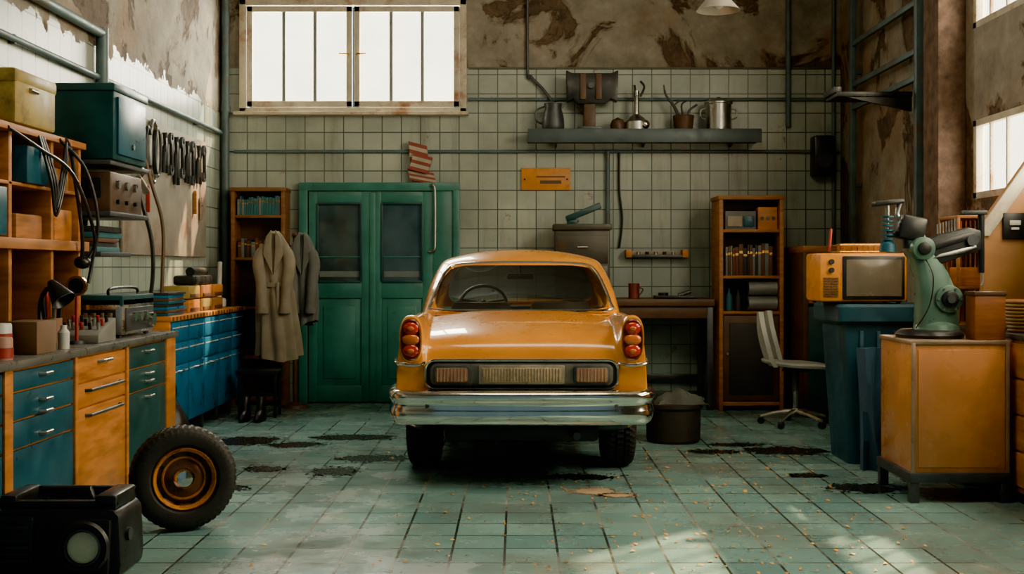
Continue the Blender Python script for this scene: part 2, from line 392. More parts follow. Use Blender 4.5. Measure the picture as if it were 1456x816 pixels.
b=B('storage_box'); b.box(2.04,2.34,11.36,11.6,1.77,1.95,BK[2]); b.box(2.06,2.2,11.34,11.36,1.80,1.9,PAPER,.001); b.box(2.22,2.32,11.34,11.36,1.80,1.9,TEAL,.001); b.done(parent=o)
b=B('bottle_crate'); b.box(2.36,2.55,11.36,11.6,1.77,1.99,ORANGE)
for i in range(3): b.cyl((2.40+i*.055,11.355,1.88),(2.40+i*.055,11.365,1.88),.018,BLACK)
b.done(parent=o)
b=B('bottles_and_rolls')
for i,x in enumerate((2.1,2.19)): b.lathe([(0,0),(.035,0),(.035,.14),(.012,.18),(.012,.22),(0,.22)],(x,11.5,.97),BK[i%3])
RG=M('roll_grey',(.22,.24,.24),.5,.4)
for i in range(2): b.cyl((2.27,11.41,1.045+i*.15),(2.55,11.41,1.045+i*.15),.073,RG); b.cyl((2.262,11.41,1.045+i*.15),(2.28,11.41,1.045+i*.15),.03,BLACK)
b.done(parent=o)
# ------------------------------------------------------------------ wall shelf with pots
b=B('wall_shelf'); b.box(.11,2.47,YB-.34,YB-.045,2.68,2.79,M('shelf_dark_teal',(0.045,0.07,0.08),.5),.006); b.box(.11,2.47,YB-.35,YB-.33,2.66,2.80,M('shelf_lip',(.075,.105,.115),.45,.3),.004)
for x in (.4,1.3,2.2): b.prism([(YB-.28,2.68),(YB-.045,2.68),(YB-.045,2.64)],'yz',x-.012,x+.012,DSTEEL,0)
b.done()
SZ=2.801; SY=YB-.2
b=B('enamel_jug'); b.lathe([(0,0),(.10,0),(.115,.03),(.11,.12),(.085,.22),(.095,.27),(.09,.27),(.078,.22),(0,.2)],(.37,SY,SZ),DSTEEL); b.tube([(.28,SY,SZ+.24),(.20,SY,SZ+.2),(.2,SY,SZ+.1),(.27,SY,SZ+.06)],.01,DSTEEL); b.prism([(.44,SZ+.27),(.50,SZ+.27),(.45,SZ+.2)],'xz',SY-.02,SY+.02,DSTEEL,0); b.done()
b=B('carburettor_stand') 
b.box(.68,.80,SY-.06,SY+.06,SZ,SZ+.3,BROWN,.01); b.box(.62,.86,SY-.09,SY+.09,SZ,SZ+.03,DSTEEL)
b.prism([(.50,SZ+.60),(.56,SZ+.57),(.96,SZ+.57),(1.03,SZ+.60),(1.02,SZ+.28),(.95,SZ+.31),(.9,SZ+.26),(.62,SZ+.26),(.57,SZ+.31),(.51,SZ+.28)],'xz',SY-.08,SY+.05,BLACK,.008)
b.box(.64,.70,SY-.1,SY-.07,SZ+.3,SZ+.56,BROWN); b.box(.8,.86,SY-.1,SY-.07,SZ+.3,SZ+.56,BROWN); b.cyl((.75,SY-.12,SZ+.44),(.75,SY-.07,SZ+.44),.03,DSTEEL)
b.done()
b=B('oil_can_set'); b.lathe([(0,0),(.07,0),(.08,.05),(.06,.1),(0,.13)],(1.03,SY,SZ),BROWN); b.lathe([(0,0),(.12,0),(.12,.08),(.07,.13),(.03,.16),(.025,.34),(.03,.35),(.03,.40),(0,.4)],(1.22,SY,SZ),STEEL)
b.tube([(1.26,SY,SZ+.34),(1.30,SY,SZ+.44),(1.26,SY,SZ+.5)],.012,BLACK); b.tube([(1.22,SY,SZ+.3),(1.2,SY,SZ+.46)],.012,BLACK); b.sph((1.3,SY-.08,SZ+.05),(.05,.05,.05),CHROME); b.done()
b=B('antler_pot'); b.lathe([(0,0),(.09,0),(.11,.14),(.1,.15),(0,.13)],(1.70,SY,SZ),BROWN)
b.tube([(1.66,SY,SZ+.12),(1.6,SY,SZ+.25),(1.52,SY,SZ+.36),(1.5,SY,SZ+.46)],[.018,.016,.012,.008],DSTEEL); b.tube([(1.6,SY,SZ+.25),(1.66,SY,SZ+.3)],.009,DSTEEL)
b.tube([(1.74,SY,SZ+.12),(1.76,SY,SZ+.2),(1.84,SY,SZ+.26)],.012,DSTEEL); b.tube([(1.7,SY,SZ+.12),(1.68,SY,SZ+.25),(1.73,SY,SZ+.3)],.01,DSTEEL); b.done()
b=B('steel_stock_pot'); b.lathe([(0,0),(.13,0),(.13,.26),(.145,.265),(.145,.28),(.13,.29),(.1,.31),(0,.315)],(2.06,SY,SZ),STEEL,seg=40)
b.tube([(1.93,SY,SZ+.22),(1.88,SY,SZ+.2),(1.88,SY,SZ+.13),(1.93,SY,SZ+.11)],.009,STEEL); b.tube([(2.19,SY,SZ+.22),(2.24,SY,SZ+.2),(2.24,SY,SZ+.13),(2.19,SY,SZ+.11)],.009,STEEL); b.cyl((2.06,SY,SZ+.31),(2.06,SY,SZ+.335),.02,BLACK); b.done()
b=B('orange_wall_sign'); b.box(.045,.555,YB-.03,YB,2.20,2.43,M('sign_orange',(0.62,0.24,0.02),.5,dirt=(.35,.11,.02)),.006); b.box(.24,.46,YB-.034,YB-.03,2.265,2.30,BROWN,0)
b.box(.2,.5,YB-.034,YB-.03,2.33,2.345,BROWN,0)
for x in (.08,.52): b.cyl((x,YB-.04,2.31),(x,YB-.03,2.31),.01,BLACK)
b.done()
b=B('striped_wall_pennant')
ST=[M('stripe_red',(.26,.06,.04),.6),M('stripe_white',(.42,.38,.32),.6)]
for (x0,x1,zt,zb,sk,yy) in ((-1.12,-.93,2.70,2.50,.02,.10),(-1.06,-.87,2.58,2.41,-.05,.13),(-1.13,-.86,2.42,2.30,.03,.08)):
    n=5
    for i in range(n):
        u0,u1=i/n,(i+1)/n; z0_=zt+(zb-zt)*u0; z1_=zt+(zb-zt)*u1
        b.prism([(x0+sk*u0,z0_),(x1+sk*u0,z0_-.05),(x1+sk*u1,z1_-.05),(x0+sk*u1,z1_)],'xz',YB-yy,YB-.046,ST[i%2],0)
b.done()
b=B('tool_rail_shelf'); b.box(1.12,1.76,YB-.14,YB,1.50,1.53,DSTEEL); b.box(1.12,1.18,YB-.15,YB,1.5,1.58,ORANGE); b.box(1.7,1.76,YB-.15,YB,1.5,1.58,ORANGE); b.box(1.18,1.7,YB-.02,YB,1.53,1.57,PAPER)
for i in range(5): b.cyl((1.25+i*.09,YB-.1,1.53),(1.25+i*.09,YB-.1,1.56),.02,[STEEL,BLACK][i%2])
b.done()
# ------------------------------------------------------------------ back bench + chest
b=B('workbench'); b.box(.1,1.93,11.32,12.0,1.02,1.09,BROWN,.006)
for x in (.14,1.86):
    for y in (11.35,11.93): b.box(x,x+.06,y,y+.05,0,1.02,DSTEEL)
b.box(.2,1.86,11.93,11.98,.25,.3,DSTEEL); b.box(.14,1.92,11.36,11.38,.9,1.02,BROWN); b.done()
b=B('tool_chest'); DC=M('drab_chest',(.06,.06,.05),.45,.3,dirt=(.10,.06,.03)); b.box(.38,.92,11.5,11.85,1.091,1.78,DC,.01); b.box(.40,.90,11.49,11.51,1.15,1.42,DC,.004); b.box(.40,.90,11.49,11.51,1.44,1.72,DC,.004)
b.box(.36,.94,11.47,11.87,1.77,1.83,DC,.008); b.cyl((.6,11.48,1.6),(.7,11.48,1.6),.012,STEEL); b.done()
b=B('hand_plane'); b.box(.48,.85,11.55,11.68,1.92,1.98,DGREEN,.01,rot=(0,-22,0)); b.box(.5,.6,11.56,11.66,1.831,1.87,DGREEN); b.box(.52,.62,11.57,11.65,1.85,1.9,DGREEN); b.done()
b=B('enamel_mug'); b.lathe([(0,0),(.055,0),(.055,.15),(.05,.15),(.045,.02),(0,.02)],(1.16,11.5,1.091),M('mug_dark_red',(.14,.03,.025),.4)); b.tube([(1.21,11.5,1.2),(1.25,11.5,1.18),(1.21,11.5,1.12)],.007,BROWN); b.done()
b=B('bench_tools'); b.box(1.36,1.76,11.42,11.6,1.091,1.12,BLACK); b.cyl((1.45,11.5,1.12),(1.45,11.5,1.15),.05,BLACK); b.cyl((1.6,11.5,1.12),(1.72,11.5,1.16),.02,DSTEEL); b.done()
# ------------------------------------------------------------------ cabinet behind chair
b=B('wooden_sideboard'); b.box(2.68,3.22,10.85,11.7,1.54,1.60,WOOD); b.box(2.68,2.73,10.86,11.7,0,1.54,BROWN); b.box(3.17,3.22,10.86,11.7,0,1.54,BROWN); b.box(2.73,3.17,11.6,11.68,0,1.54,BLACK,0)
b.box(2.73,3.17,10.86,10.9,1.1,1.54,BROWN); b.box(2.73,3.17,10.88,11.6,1.06,1.1,WOOD); b.box(2.73,3.17,10.87,10.9,.05,1.03,DGREEN); b.box(2.95,3.05,10.85,10.87,.9,.92,STEEL); b.done()
# ------------------------------------------------------------------ chair
def chair():
    b=B('office_chair'); cx,cy=2.47,10.3
    S=M('chair_shell',(.38,.40,.37),.4,var=.2)
    def seat(z,e): return [(cx+ (.29-e)*math.copysign(abs(math.cos(a))**.6,math.cos(a)), cy+(.24-e)*math.copysign(abs(math.sin(a))**.6,math.sin(a)), z+ .03*abs(math.cos(a))*(1 if math.cos(a)<0 else -.6)) for a in [2*math.pi*i/28 for i in range(28)]]
    b.loft([seat(.515,.05),seat(.525,.01),seat(.545,0),seat(.56,.015)],S)
    for sy,dx in ((-.13,0),(.13,.13)):
        prof=[]
        for j in range(9):
            u=j/8; z=.53+u*.48; x=cx-.22+dx-.10*math.sin(u*1.5)-(.02 if j else 0); w=.115*(math.sin(math.pi*(.25+.68*u)))+.012
            prof.append([(x+.02*k,cy+sy+w*m,z) for k,m in ((1,-1),(2,0),(1,1),(-1,1),(0,0),(-1,-1))])
        b.loft(prof,S)
    b.cyl((cx,cy,.12),(cx,cy,.52),.022,CHROME); b.cyl((cx,cy,.3),(cx,cy,.5),.03,DSTEEL); b.lathe([(0,0),(.12,0),(.1,.03),(0,.04)],(cx,cy,.48),DSTEEL)
    for i in range(5):
        a=2*math.pi*i/5+.3; ex,ey=cx+.30*math.cos(a),cy+.30*math.sin(a)
        b.tube([(cx,cy,.13),(cx+.15*math.cos(a),cy+.15*math.sin(a),.11),(ex,ey,.07)],[.022,.018,.014],STEEL)
        b.cyl((ex-.02*math.sin(a),ey+.02*math.cos(a),.03),(ex+.02*math.sin(a),ey-.02*math.cos(a),.03),.03,BLACK); b.cyl((ex,ey,.03),(ex,ey,.08),.01,STEEL)
    b.done()
chair()
# ------------------------------------------------------------------ blue bin & TV
b=B('blue_storage_bin')
def rr(x0,x1,y0,y1,z,r=.05,n=5):
    P=[]
    for (cx,cy,a0) in ((x1-r,y1-r,0),(x0+r,y1-r,90),(x0+r,y0+r,180),(x1-r,y0+r,270)):
        for i in range(n): 
            a=R(a0+90*i/(n-1)); P.append((cx+r*math.cos(a),cy+r*math.sin(a),z))
    return P
BB=M('bin_blue',(0.012,0.065,0.10),.45,var=.3)
b.loft([rr(2.36,2.84,8.25,8.75,0),rr(2.30,2.88,8.2,8.8,1.0),rr(2.27,2.91,8.17,8.83,1.0),rr(2.25,2.93,8.15,8.85,1.02),rr(2.25,2.93,8.15,8.85,1.12),rr(2.27,2.91,8.17,8.83,1.14)],BB)
for i in range(4): b.box(2.42+i*.12,2.45+i*.12,8.19,8.25,.1,.95,BB,.005)
b.done()
b=B('folded_tarp') 
b.loft([[(2.38+.30*u+.02*math.sin(u*9+z*4),7.98+.05*math.sin(u*14+z*3)+.06*z*(1)+d,z) for d,u in [(0,k/8) for k in range(9)]+[(.07,1-k/8) for k in range(9)]] for z in (0,.2,.4,.6,.78,.84)],M('navy_canvas',(.025,.075,.13),.8,bmp=.3)); b.done()
def tv():
    b=B('retro_television'); x0,x1,y0,y1,z0,z1=2.14,2.76,8.2,8.6,1.142,1.50
    O=M('tv_orange',(0.66,0.25,0.02),.33,var=.2)
    b.box(x0,x1,y0,y1,z0+.015,z1,O,.02)
    b.box(x0+.16,x1-.02,y0-.012,y0+.02,z0+.03,z1-.02,BLACK,.012)
    pts=[]
    for j in range(9):
        pts.append([(x0+.185+(x1-.045-x0-.185)*i/12, y0-.014-.012*(1-((i-6)/6)**2)*(1-((j-4)/4)**2), z0+.055+(z1-.045-z0-.055)*j/8) for i in range(13)])
    b.loft(pts,M('crt_screen',(.14,.115,.085),.18,var=.2),closed=False)
    for i in range(8): b.box(x0+.025,x0+.075,y0-.008,y0+.01,z0+.05+i*.018,z0+.06+i*.018,BROWN,0)
    for i in range(8): b.box(x0+.08,x0+.13,y0-.008,y0+.01,z0+.05+i*.018,z0+.06+i*.018,BROWN,0)
    for z in (z1-.06,z1-.12): b.cyl((x0+.08,y0-.025,z),(x0+.08,y0+.01,z),.018,BLACK)
    for x in (x0+.05,x1-.05):
        for y in (y0+.05,y1-.05): b.cyl((x,y,z0),(x,y,z0+.02),.015,BLACK)
    b.box(x0+.08,x1-.1,y1-.02,y1+.08,z0+.05,z1-.05,BLACK,.02)
    b.done()
tv()
b=B('wire_tray')
for z in (1.502,1.55): b.tube([(2.3,8.25,z+.008),(2.62,8.25,z+.008),(2.62,8.5,z+.008),(2.3,8.5,z+.008)],.006,BRASS,closed=True,smooth=False)
for i in range(9): b.cyl((2.3+i*.04,8.25,1.51),(2.3+i*.04,8.25,1.56),.004,BRASS,seg=6); b.cyl((2.3+i*.04,8.25,1.508),(2.3+i*.04,8.5,1.508),.004,BRASS,seg=6)
b.box(2.33,2.6,8.27,8.45,1.51,1.57,ORANGE,.004)
b.done()
b=B('red_pen'); b.cyl((2.26,8.4,1.501),(2.28,8.42,1.68),.01,RED,seg=10); b.cyl((2.26,8.4,1.501),(2.261,8.401,1.51),.018,BLACK); b.done()
# ------------------------------------------------------------------ orange equipment cabinet + sage machine
b=B('equipment_cabinet'); OC=M('cabinet_amber',(0.62,0.25,0.075),.25,var=.25,scale=2,coat=.3)
EDG=M('cabinet_edge_metal',(.40,.28,.19),.35,.5)
b.box(2.35,2.925,6.9,7.5,.17,.95,OC,.012); b.box(2.34,2.93,6.89,7.51,.94,.965,EDG,.006); b.box(2.33,2.93,6.88,7.52,.12,.18,DSTEEL)
b.box(2.385,2.90,6.893,6.905,.21,.91,OC,.008)
for x in (2.345,2.905): b.box(x,x+.022,6.888,6.905,.17,.95,EDG,.003)
for x in (2.335,2.873):
    for y in (6.885,7.46): b.box(x,x+.055,y,y+.055,0,.14,DSTEEL)
b.done()
def machine():
    b=B('bench_drill_machine'); z=.966; y=7.2
    ARM=M('arm_gunmetal',(.035,.04,.042),.4,.3,var=.4)
    b.lathe([(0,0),(.20,0),(.205,.02),(.19,.04),(.17,.05),(0,.055)],(2.56,y,z),BLACK,seg=40)
    b.lathe([(0,.05),(.14,.05),(.13,.08),(.10,.10),(0,.11)],(2.60,y,z),SAGE)
    col=[(2.60,.06,.13,.10),(2.60,.16,.125,.095),(2.595,.28,.12,.09),(2.565,.40,.10,.075),(2.52,.50,.085,.065),(2.48,.58,.075,.06),(2.46,.64,.06,.05)]
    b.loft([[(cx+w*math.copysign(abs(math.cos(a))**.6,math.cos(a)),y+d*math.copysign(abs(math.sin(a))**.6,math.sin(a)),z+h) for a in [2*math.pi*i/24 for i in range(24)]] for cx,h,w,d in col],SAGE)
    for (x,h,r,mt) in ((2.645,.24,.085,SAGE),(2.645,.24,.052,BLACK),(2.49,.55,.07,SAGE),(2.49,.55,.04,BLACK)):
        b.cyl((x,y-.11-(.02 if mt!=SAGE else 0),z+h),(x,y+.09,z+h),r,mt,bev=.006)
    b.cyl((2.645,y-.145,z+.24),(2.645,y-.1,z+.24),.025,DSTEEL)
    for k in range(6):
        a=k*math.pi/3; b.cyl((2.645+.07*math.cos(a),y-.118,z+.24+.07*math.sin(a)),(2.645+.07*math.cos(a),y-.1,z+.24+.07*math.sin(a)),.007,STEEL,seg=8)
    b.box(2.36,2.52,y-.07,y+.07,z+.60,z+.75,BLACK,.02,rot=(0,12,0)); b.cyl((2.44,y,z+.55),(2.44,y,z+.68),.05,ARM)
    b.cyl((2.30,y,z+.55),(2.30,y,z+.82),.012,STEEL) 
    for i in range(6): b.lathe([(0,0),(.038,.003),(.038,.012),(0,.02)],(2.30,y,z+.60+i*.028),TEAL)
    b.lathe([(0,0),(.05,0),(.045,.05),(.02,.07),(0,.07)],(2.30,y,z+.53),TEAL); b.box(2.29,2.42,y-.02,y+.02,z+.62,z+.66,ARM)
    b.box(2.21,2.39,y-.05,y+.05,z+.82,z+.85,BLACK,.01,rot=(0,-6,0)); b.tube([(2.38,y,z+.84),(2.36,y,z+.76),(2.40,y,z+.7)],.014,STEEL)
    b.prism([(2.46,z+.50),(2.50,z+.60),(2.78,z+.68),(2.86,z+.66),(2.86,z+.54),(2.74,z+.50),(2.58,z+.44)],'xz',y-.06,y+.06,ARM,.012)
    b.prism([(2.50,z+.55),(2.53,z+.585),(2.80,z+.655),(2.83,z+.62),(2.60,z+.55)],'xz',y-.075,y-.05,BLACK,.004)
    b.prism([(2.56,z+.49),(2.60,z+.515),(2.82,z+.57),(2.83,z+.555),(2.74,z+.52)],'xz',y-.07,y-.05,STEEL,.003)
    b.cyl((2.80,y-.08,z+.60),(2.80,y+.08,z+.60),.035,DSTEEL); b.cyl((2.88,y,z+.40),(2.88,y,z+.78),.02,BLACK); b.box(2.76,2.91,y-.03,y+.03,z+.76,z+.785,ARM)
    b.tube([(2.88,y,z+.42),(2.885,y-.02,z+.36),(2.87,y-.03,z+.32)],.006,STEEL)
    for i in range(7): b.cyl((2.60+i*.018,y-.02,z+.64+i*.004),(2.60+i*.018,y-.02,z+.70+i*.006),.005,STEEL,seg=8)
    b.tube([(2.5,y-.08,z+.5),(2.54,y-.12,z+.38),(2.52,y-.11,z+.2),(2.44,y-.1,z+.06)],.004,BLACK)
    b.done()
machine()
b=B('wooden_box'); b.box(2.735,2.92,6.93,7.08,.966,1.24,M('cedar',(.28,.09,.025),.4,var=.3,stretch=(1,1,6)),.006); b.box(2.73,2.925,6.925,7.085,1.23,1.255,BROWN); b.done()
b=B('drawer_cabinet'); b.box(2.985,3.34,6.0,8.3,.06,.97,WOOD,.006); b.box(2.975,3.35,5.99,8.31,.97,1.0,CONC,.004); b.box(2.995,3.34,6.02,8.28,0,.06,BLACK,0)
for j in range(3):
    for k in range(4):
        ya=6.04+j*.75; za=.1+k*.215; b.box(2.975,2.988,ya,ya+.7,za,za+.2,ORANGE,.004); b.tube([(2.975,ya+.25,za+.13),(2.955,ya+.27,za+.13),(2.955,ya+.43,za+.13),(2.975,ya+.45,za+.13)],.006,STEEL,smooth=False)
b.done()
b=B('wooden_crate')
for z in (1.0,1.25,1.5,1.73): b.box(2.98,3.3,7.85,8.2,z+.001,z+.021,WOOD)
for x in (2.98,3.28):
    for y in (7.85,8.18): b.box(x,x+.02,y,y+.02,1.001,1.75,WOOD)
for i in range(8): b.box(3.0+i*.034,3.02+i*.034,8.18,8.2,1.0+.02,1.73,ORANGE,.002)
b.box(3.02,3.2,7.9,8.1,1.272,1.4,ORANGE); b.box(3.04,3.24,7.9,8.1,1.522,1.6,BLACK); b.done()
b=B('leaning_board'); b.prism([(2.985,1.002),(3.34,1.002),(3.34,2.14),(3.31,2.14),(3.0,1.70)],'xz',7.45,7.50,M('board_tan',(.46,.22,.075),.5,var=.3,scale=3),.006)
b.prism([(2.985,1.60),(3.0,1.70),(3.31,2.14),(3.34,2.14),(3.34,2.04),(3.03,1.60)],'xz',7.435,7.455,CREAM,.003)
b.box(3.115,3.265,7.43,7.45,1.58,1.75,BLACK,.004); b.box(3.155,3.225,7.425,7.431,1.67,1.70,WHITE,.002); b.box(3.165,3.215,7.425,7.431,1.64,1.655,WHITE,.002); b.done()
b=B('wicker_basket')
for i in range(9): b.tube([(3.15+(.11+.004*i)*math.cos(a),7.15+(.11+.004*i)*math.sin(a),1.014+i*.022) for a in [2*math.pi*k/14 for k in range(14)]],.012,[WOOD,YEL][i%2],closed=True)
b.cyl((3.15,7.15,1.002),(3.15,7.15,1.015),.11,WOOD); b.done()
b=B('power_tool_case'); b.box(3.0,3.3,6.5,6.85,1.001,1.28,BLACK,.03); b.tube([(3.06,6.67,1.27),(3.08,6.67,1.33),(3.22,6.67,1.33),(3.24,6.67,1.27)],.014,BLACK); b.box(3.03,3.27,6.49,6.5,1.1,1.2,DSTEEL); b.done()
b=B('rubber_tub')
b.lathe([(0,0),(.20,0),(.215,.02),(.22,.26),(.235,.28),(.235,.31),(.215,.31),(.205,.28),(.2,.05),(0,.04)],(1.26,9.35,0.001),M('tub_brown',(.028,.024,.02),.6,bmp=.3),seg=36)
pts=[]
for j in range(9):
    row=[]
    for i in range(13):
        u,v=i/12,j/8; row.append((1.12+.40*u+.02*math.sin(v*9),9.20+.28*v+.02*math.sin(u*8), .30+.10*math.sin(math.pi*u)*math.sin(math.pi*v)+.03*math.sin(u*17+v*6)*math.sin(v*11)+.01))
    pts.append(row)
b.loft(pts,M('rag_grey',(.07,.085,.08),.9,bmp=.5),closed=False); b.done()
# ------------------------------------------------------------------ left counter
def counter():
    b=B('workshop_counter'); x0,x1=-3.06,-2.42; ya,yb=4.5,8.2
    b.box(x0,x1-.02,ya,yb,.08,.91,ORANGE,.004); b.box(x0,x1-.06,ya,yb,0,.08,BLACK,0); b.box(x0,x1+.025,ya-.02,yb+.02,.91,.95,CONC,.006)
    def fr(y0_,y1_,z0_,z1_,m): b.box(x1-.022,x1,y0_,y1_,z0_,z1_,m,.005)
    def hd(y,z,w=.10,m=STEEL):
        b.tube([(x1,y-w/2,z),(x1+.03,y-w/2+.01,z),(x1+.03,y+w/2-.01,z),(x1,y+w/2,z)],.009,m,smooth=False)
    for (p,q) in ((4.5,4.56),(5.47,5.56),(6.345,6.385),(7.18,7.22),(8.0,8.2)): b.box(x1-.022,x1+.008,p,q,.0,.91,ORANGE,.004)
    for (z0_,z1_) in ((.80,.895),(.66,.79),(.52,.65),(.06,.51)): fr(5.57,6.335,z0_,z1_,TEAL); fr(4.57,5.46,z0_,z1_,TEAL)
    for z in (.86,.73,.67,.56): hd(5.93,z)
    for (z0_,z1_) in ((.76,.895),(.62,.75),(.06,.61)): fr(6.395,7.17,z0_,z1_,ORANGE)
    hd(6.78,.86,.16); hd(6.78,.71,.55,DSTEEL); hd(6.78,.57,.55,DSTEEL)
    for (z0_,z1_) in ((.76,.895),(.61,.75),(.06,.60)): fr(7.23,7.99,z0_,z1_,DGREEN); hd(7.6,z1_-.04)
    hd(7.6,.66)
    b.done()
counter()
CT=.951
def hutch():
    b=B('wooden_hutch'); W=M('hutch_orange_wood',(.42,.165,.045),.5,var=.4,scale=3,stretch=(1,1,6))
    for y in (5.3,6.28,6.85,7.28): b.box(-3.05,-2.75,y,y+.04,CT,2.16,W)
    b.box(-3.05,-2.72,5.3,7.33,2.14,2.18,W); b.box(-3.05,-2.70,5.3,7.33,1.50,1.56,W); b.box(-3.05,-2.75,5.3,7.33,1.85,1.87,W); b.box(-3.055,-3.03,5.3,7.33,CT,2.15,BROWN,0)
    hb=b.done()
    b=B('teal_case'); b.box(-2.98,-2.72,6.45,6.75,1.871,2.08,TEAL,.01); b.box(-2.98,-2.72,5.9,6.2,1.57,1.83,TEAL,.01); b.done(parent=hb)
    b=B('boxes'); b.box(-3.0,-2.76,6.93,7.2,1.561,1.75,ORANGE,.01); b.box(-2.98,-2.76,6.4,6.75,1.561,1.70,WOOD,.01); b.box(-2.98,-2.78,6.95,7.2,1.871,2.0,WOOD,.01); b.done(parent=hb)
    b=B('hanging_cables')
    b.tube([(-2.9,7.0,2.17),(-2.72,7.0,2.17),(-2.68,7.05,1.9),(-2.66,7.1,1.6),(-2.68,7.15,1.45)],.012,BLACK)
    for k in range(3): b.tube([(-2.72,6.6+k*.03,2.15),(-2.67,6.65+k*.04,1.9),(-2.68,6.75,1.70+k*.04),(-2.67,6.87-k*.03,1.95),(-2.70,6.95,2.15)],.009,BLACK)
    b.tube([(-2.72,6.9,2.16),(-2.64,7.1,2.0),(-2.6,7.2,1.7),(-2.64,7.22,1.45),(-2.66,7.2,1.3)],.011,BLACK)
    b.tube([(-2.72,6.2,2.15),(-2.68,6.5,2.07),(-2.64,6.9,1.95),(-2.62,7.2,1.6),(-2.66,7.2,1.45)],.011,BLACK)
    b.sph((-2.68,7.16,1.43),(.05,.05,.04),BLACK)
    b.done(parent=hb)
hutch()
b=B('yellow_toolbox'); b.box(-3.02,-2.70,6.25,6.8,2.182,2.44,YEL,.02); b.box(-3.025,-2.695,6.24,6.81,2.40,2.48,YEL,.02); b.cyl((-2.692,6.42,2.38),(-2.692,6.52,2.38),.012,STEEL); b.done()
b=B('steel_wall_shelves'); b.box(XL,-2.60,7.42,8.2,2.06,2.09,DSTEEL); b.box(XL,-2.60,7.42,8.2,1.73,1.76,DSTEEL); b.box(XL,-2.66,7.42,8.0,1.47,1.50,DSTEEL)
for y in (7.43,8.17): b.box(XL,-3.03,y,y+.03,1.4,2.1,DSTEEL)
ws=b.done()
b=B('teal_metal_box'); b.box(-3.0,-2.58,7.42,8.08,2.091,2.57,M('box_teal',(.008,.055,.062),.4,.2,var=.45,scale=4,bmp=.1),.012); b.box(-3.01,-2.57,7.41,8.09,2.53,2.58,DGREEN,.01)
b.box(-2.58,-2.565,7.48,8.02,2.13,2.5,TEAL,.006); b.cyl((-2.555,7.75,2.2),(-2.565,7.75,2.2),.02,STEEL); b.done()
b=B('amplifier'); b.box(-3.0,-2.62,7.48,8.1,1.761,2.02,M('amp_bronze',(.13,.085,.06),.4,.4),.01)
for i in range(3): b.cyl((-2.62,7.6+i*.17,1.94),(-2.60,7.6+i*.17,1.94),.028,STEEL); b.cyl((-2.62,7.6+i*.17,1.83),(-2.60,7.6+i*.17,1.83),.015,BLACK)
b.box(-2.95,-2.68,7.475,7.485,1.85,1.98,BLACK); b.done(parent=ws)
b=B('book_stack'); z=1.501
for i in range(5):
    h=random.uniform(.025,.045); b.box(-2.98,-2.68-random.uniform(0,.04),7.46,7.85+random.uniform(0,.1),z,z+h,[BK[0],BK[1],BK[3]][i%3],.004); z+=h+.001
b.done(parent=ws)
b=B('chrome_radio'); b.box(-2.86,-2.50,7.36,8.0,CT+.015,CT+.26,M('brushed_chrome',(.62,.63,.62),.28,1.0),.02); b.box(-2.86,-2.50,7.36,8.0,CT+.2,CT+.27,DGREEN,.01); b.box(-2.505,-2.488,7.4,7.95,CT+.04,CT+.19,DSTEEL,.006)
for i in range(3): b.cyl((-2.49,7.5+i*.12,CT+.13),(-2.46,7.5+i*.12,CT+.13),.03,CHROME)
b.cyl((-2.49,7.85,CT+.1),(-2.45,7.85,CT+.1),.045,CHROME)
b.box(-2.82,-2.54,7.35,7.37,CT+.05,CT+.18,BLACK,.004)
for i in range(5): b.box(-2.80+i*.052,-2.77+i*.052,7.34,7.36,CT+.07,CT+.16,STEEL,.003)
for x in (-2.82,-2.54):
    for y in (7.4,7.94): b.cyl((x,y,CT),(x,y,CT+.02),.018,BLACK)
b.tube([(-2.6,7.4,CT+.26),(-2.6,7.42,CT+.31),(-2.6,7.9,CT+.31),(-2.6,7.95,CT+.26)],.01,BLACK); b.done()
b=B('switch_console'); b.prism([(6.85,CT),(7.15,CT),(7.15,CT+.14),(6.9,CT+.07),(6.85,CT+.05)],'yz',-2.73,-2.47,M('console_grey',(.2,.2,.18),.5),.005)
for i in range(5):
    for j in range(3): b.cyl((-2.70+i*.05,6.93+j*.07,CT+.08+j*.018),(-2.70+i*.05,6.92+j*.07,CT+.12+j*.018),.010,[BLACK,STEEL,RED][(i+j)%3],seg=10)
b.done()
b=B('cardboard_carton'); b.box(-2.64,-2.46,5.95,6.2,CT,CT+.17,M('carton_brown',(.17,.10,.055),.8),.005); b.done()
b=B('paint_tin'); b.lathe([(0,0),(.055,0),(.055,.1),(.05,.11),(0,.105)],(-2.50,5.62,CT),M('tin_pink',(.4,.2,.14),.5)); b.lathe([(.056,.01),(.058,.01),(.058,.06),(.056,.06)],(-2.50,5.62,CT),RED); b.done()
b=B('paint_tin'); b.lathe([(0,0),(.06,0),(.06,.16),(.055,.17),(0,.165)],(-2.58,5.78,CT),WHITE); b.lathe([(.061,.05),(.063,.05),(.063,.12),(.061,.12)],(-2.58,5.78,CT),RED); b.done()
b=B('white_bottle'); b.lathe([(0,0),(.03,0),(.032,.09),(.018,.11),(.018,.13),(0,.13)],(-2.50,6.4,CT),WHITE); b.done()
b=B('desk_lamp'); b.cyl((-2.62,6.42,CT),(-2.62,6.42,CT+.03),.07,BLACK); b.tube([(-2.62,6.42,CT+.03),(-2.64,6.42,CT+.2),(-2.62,6.42,CT+.3),(-2.56,6.42,CT+.36)],.012,BLACK); b.lathe([(.02,0),(.035,.04),(.07,.14),(.066,.14),(.03,.04),(0,.0)],(-2.58,6.42,CT+.37),BLACK,axis=(.6,-.2,-.75)); b.done()
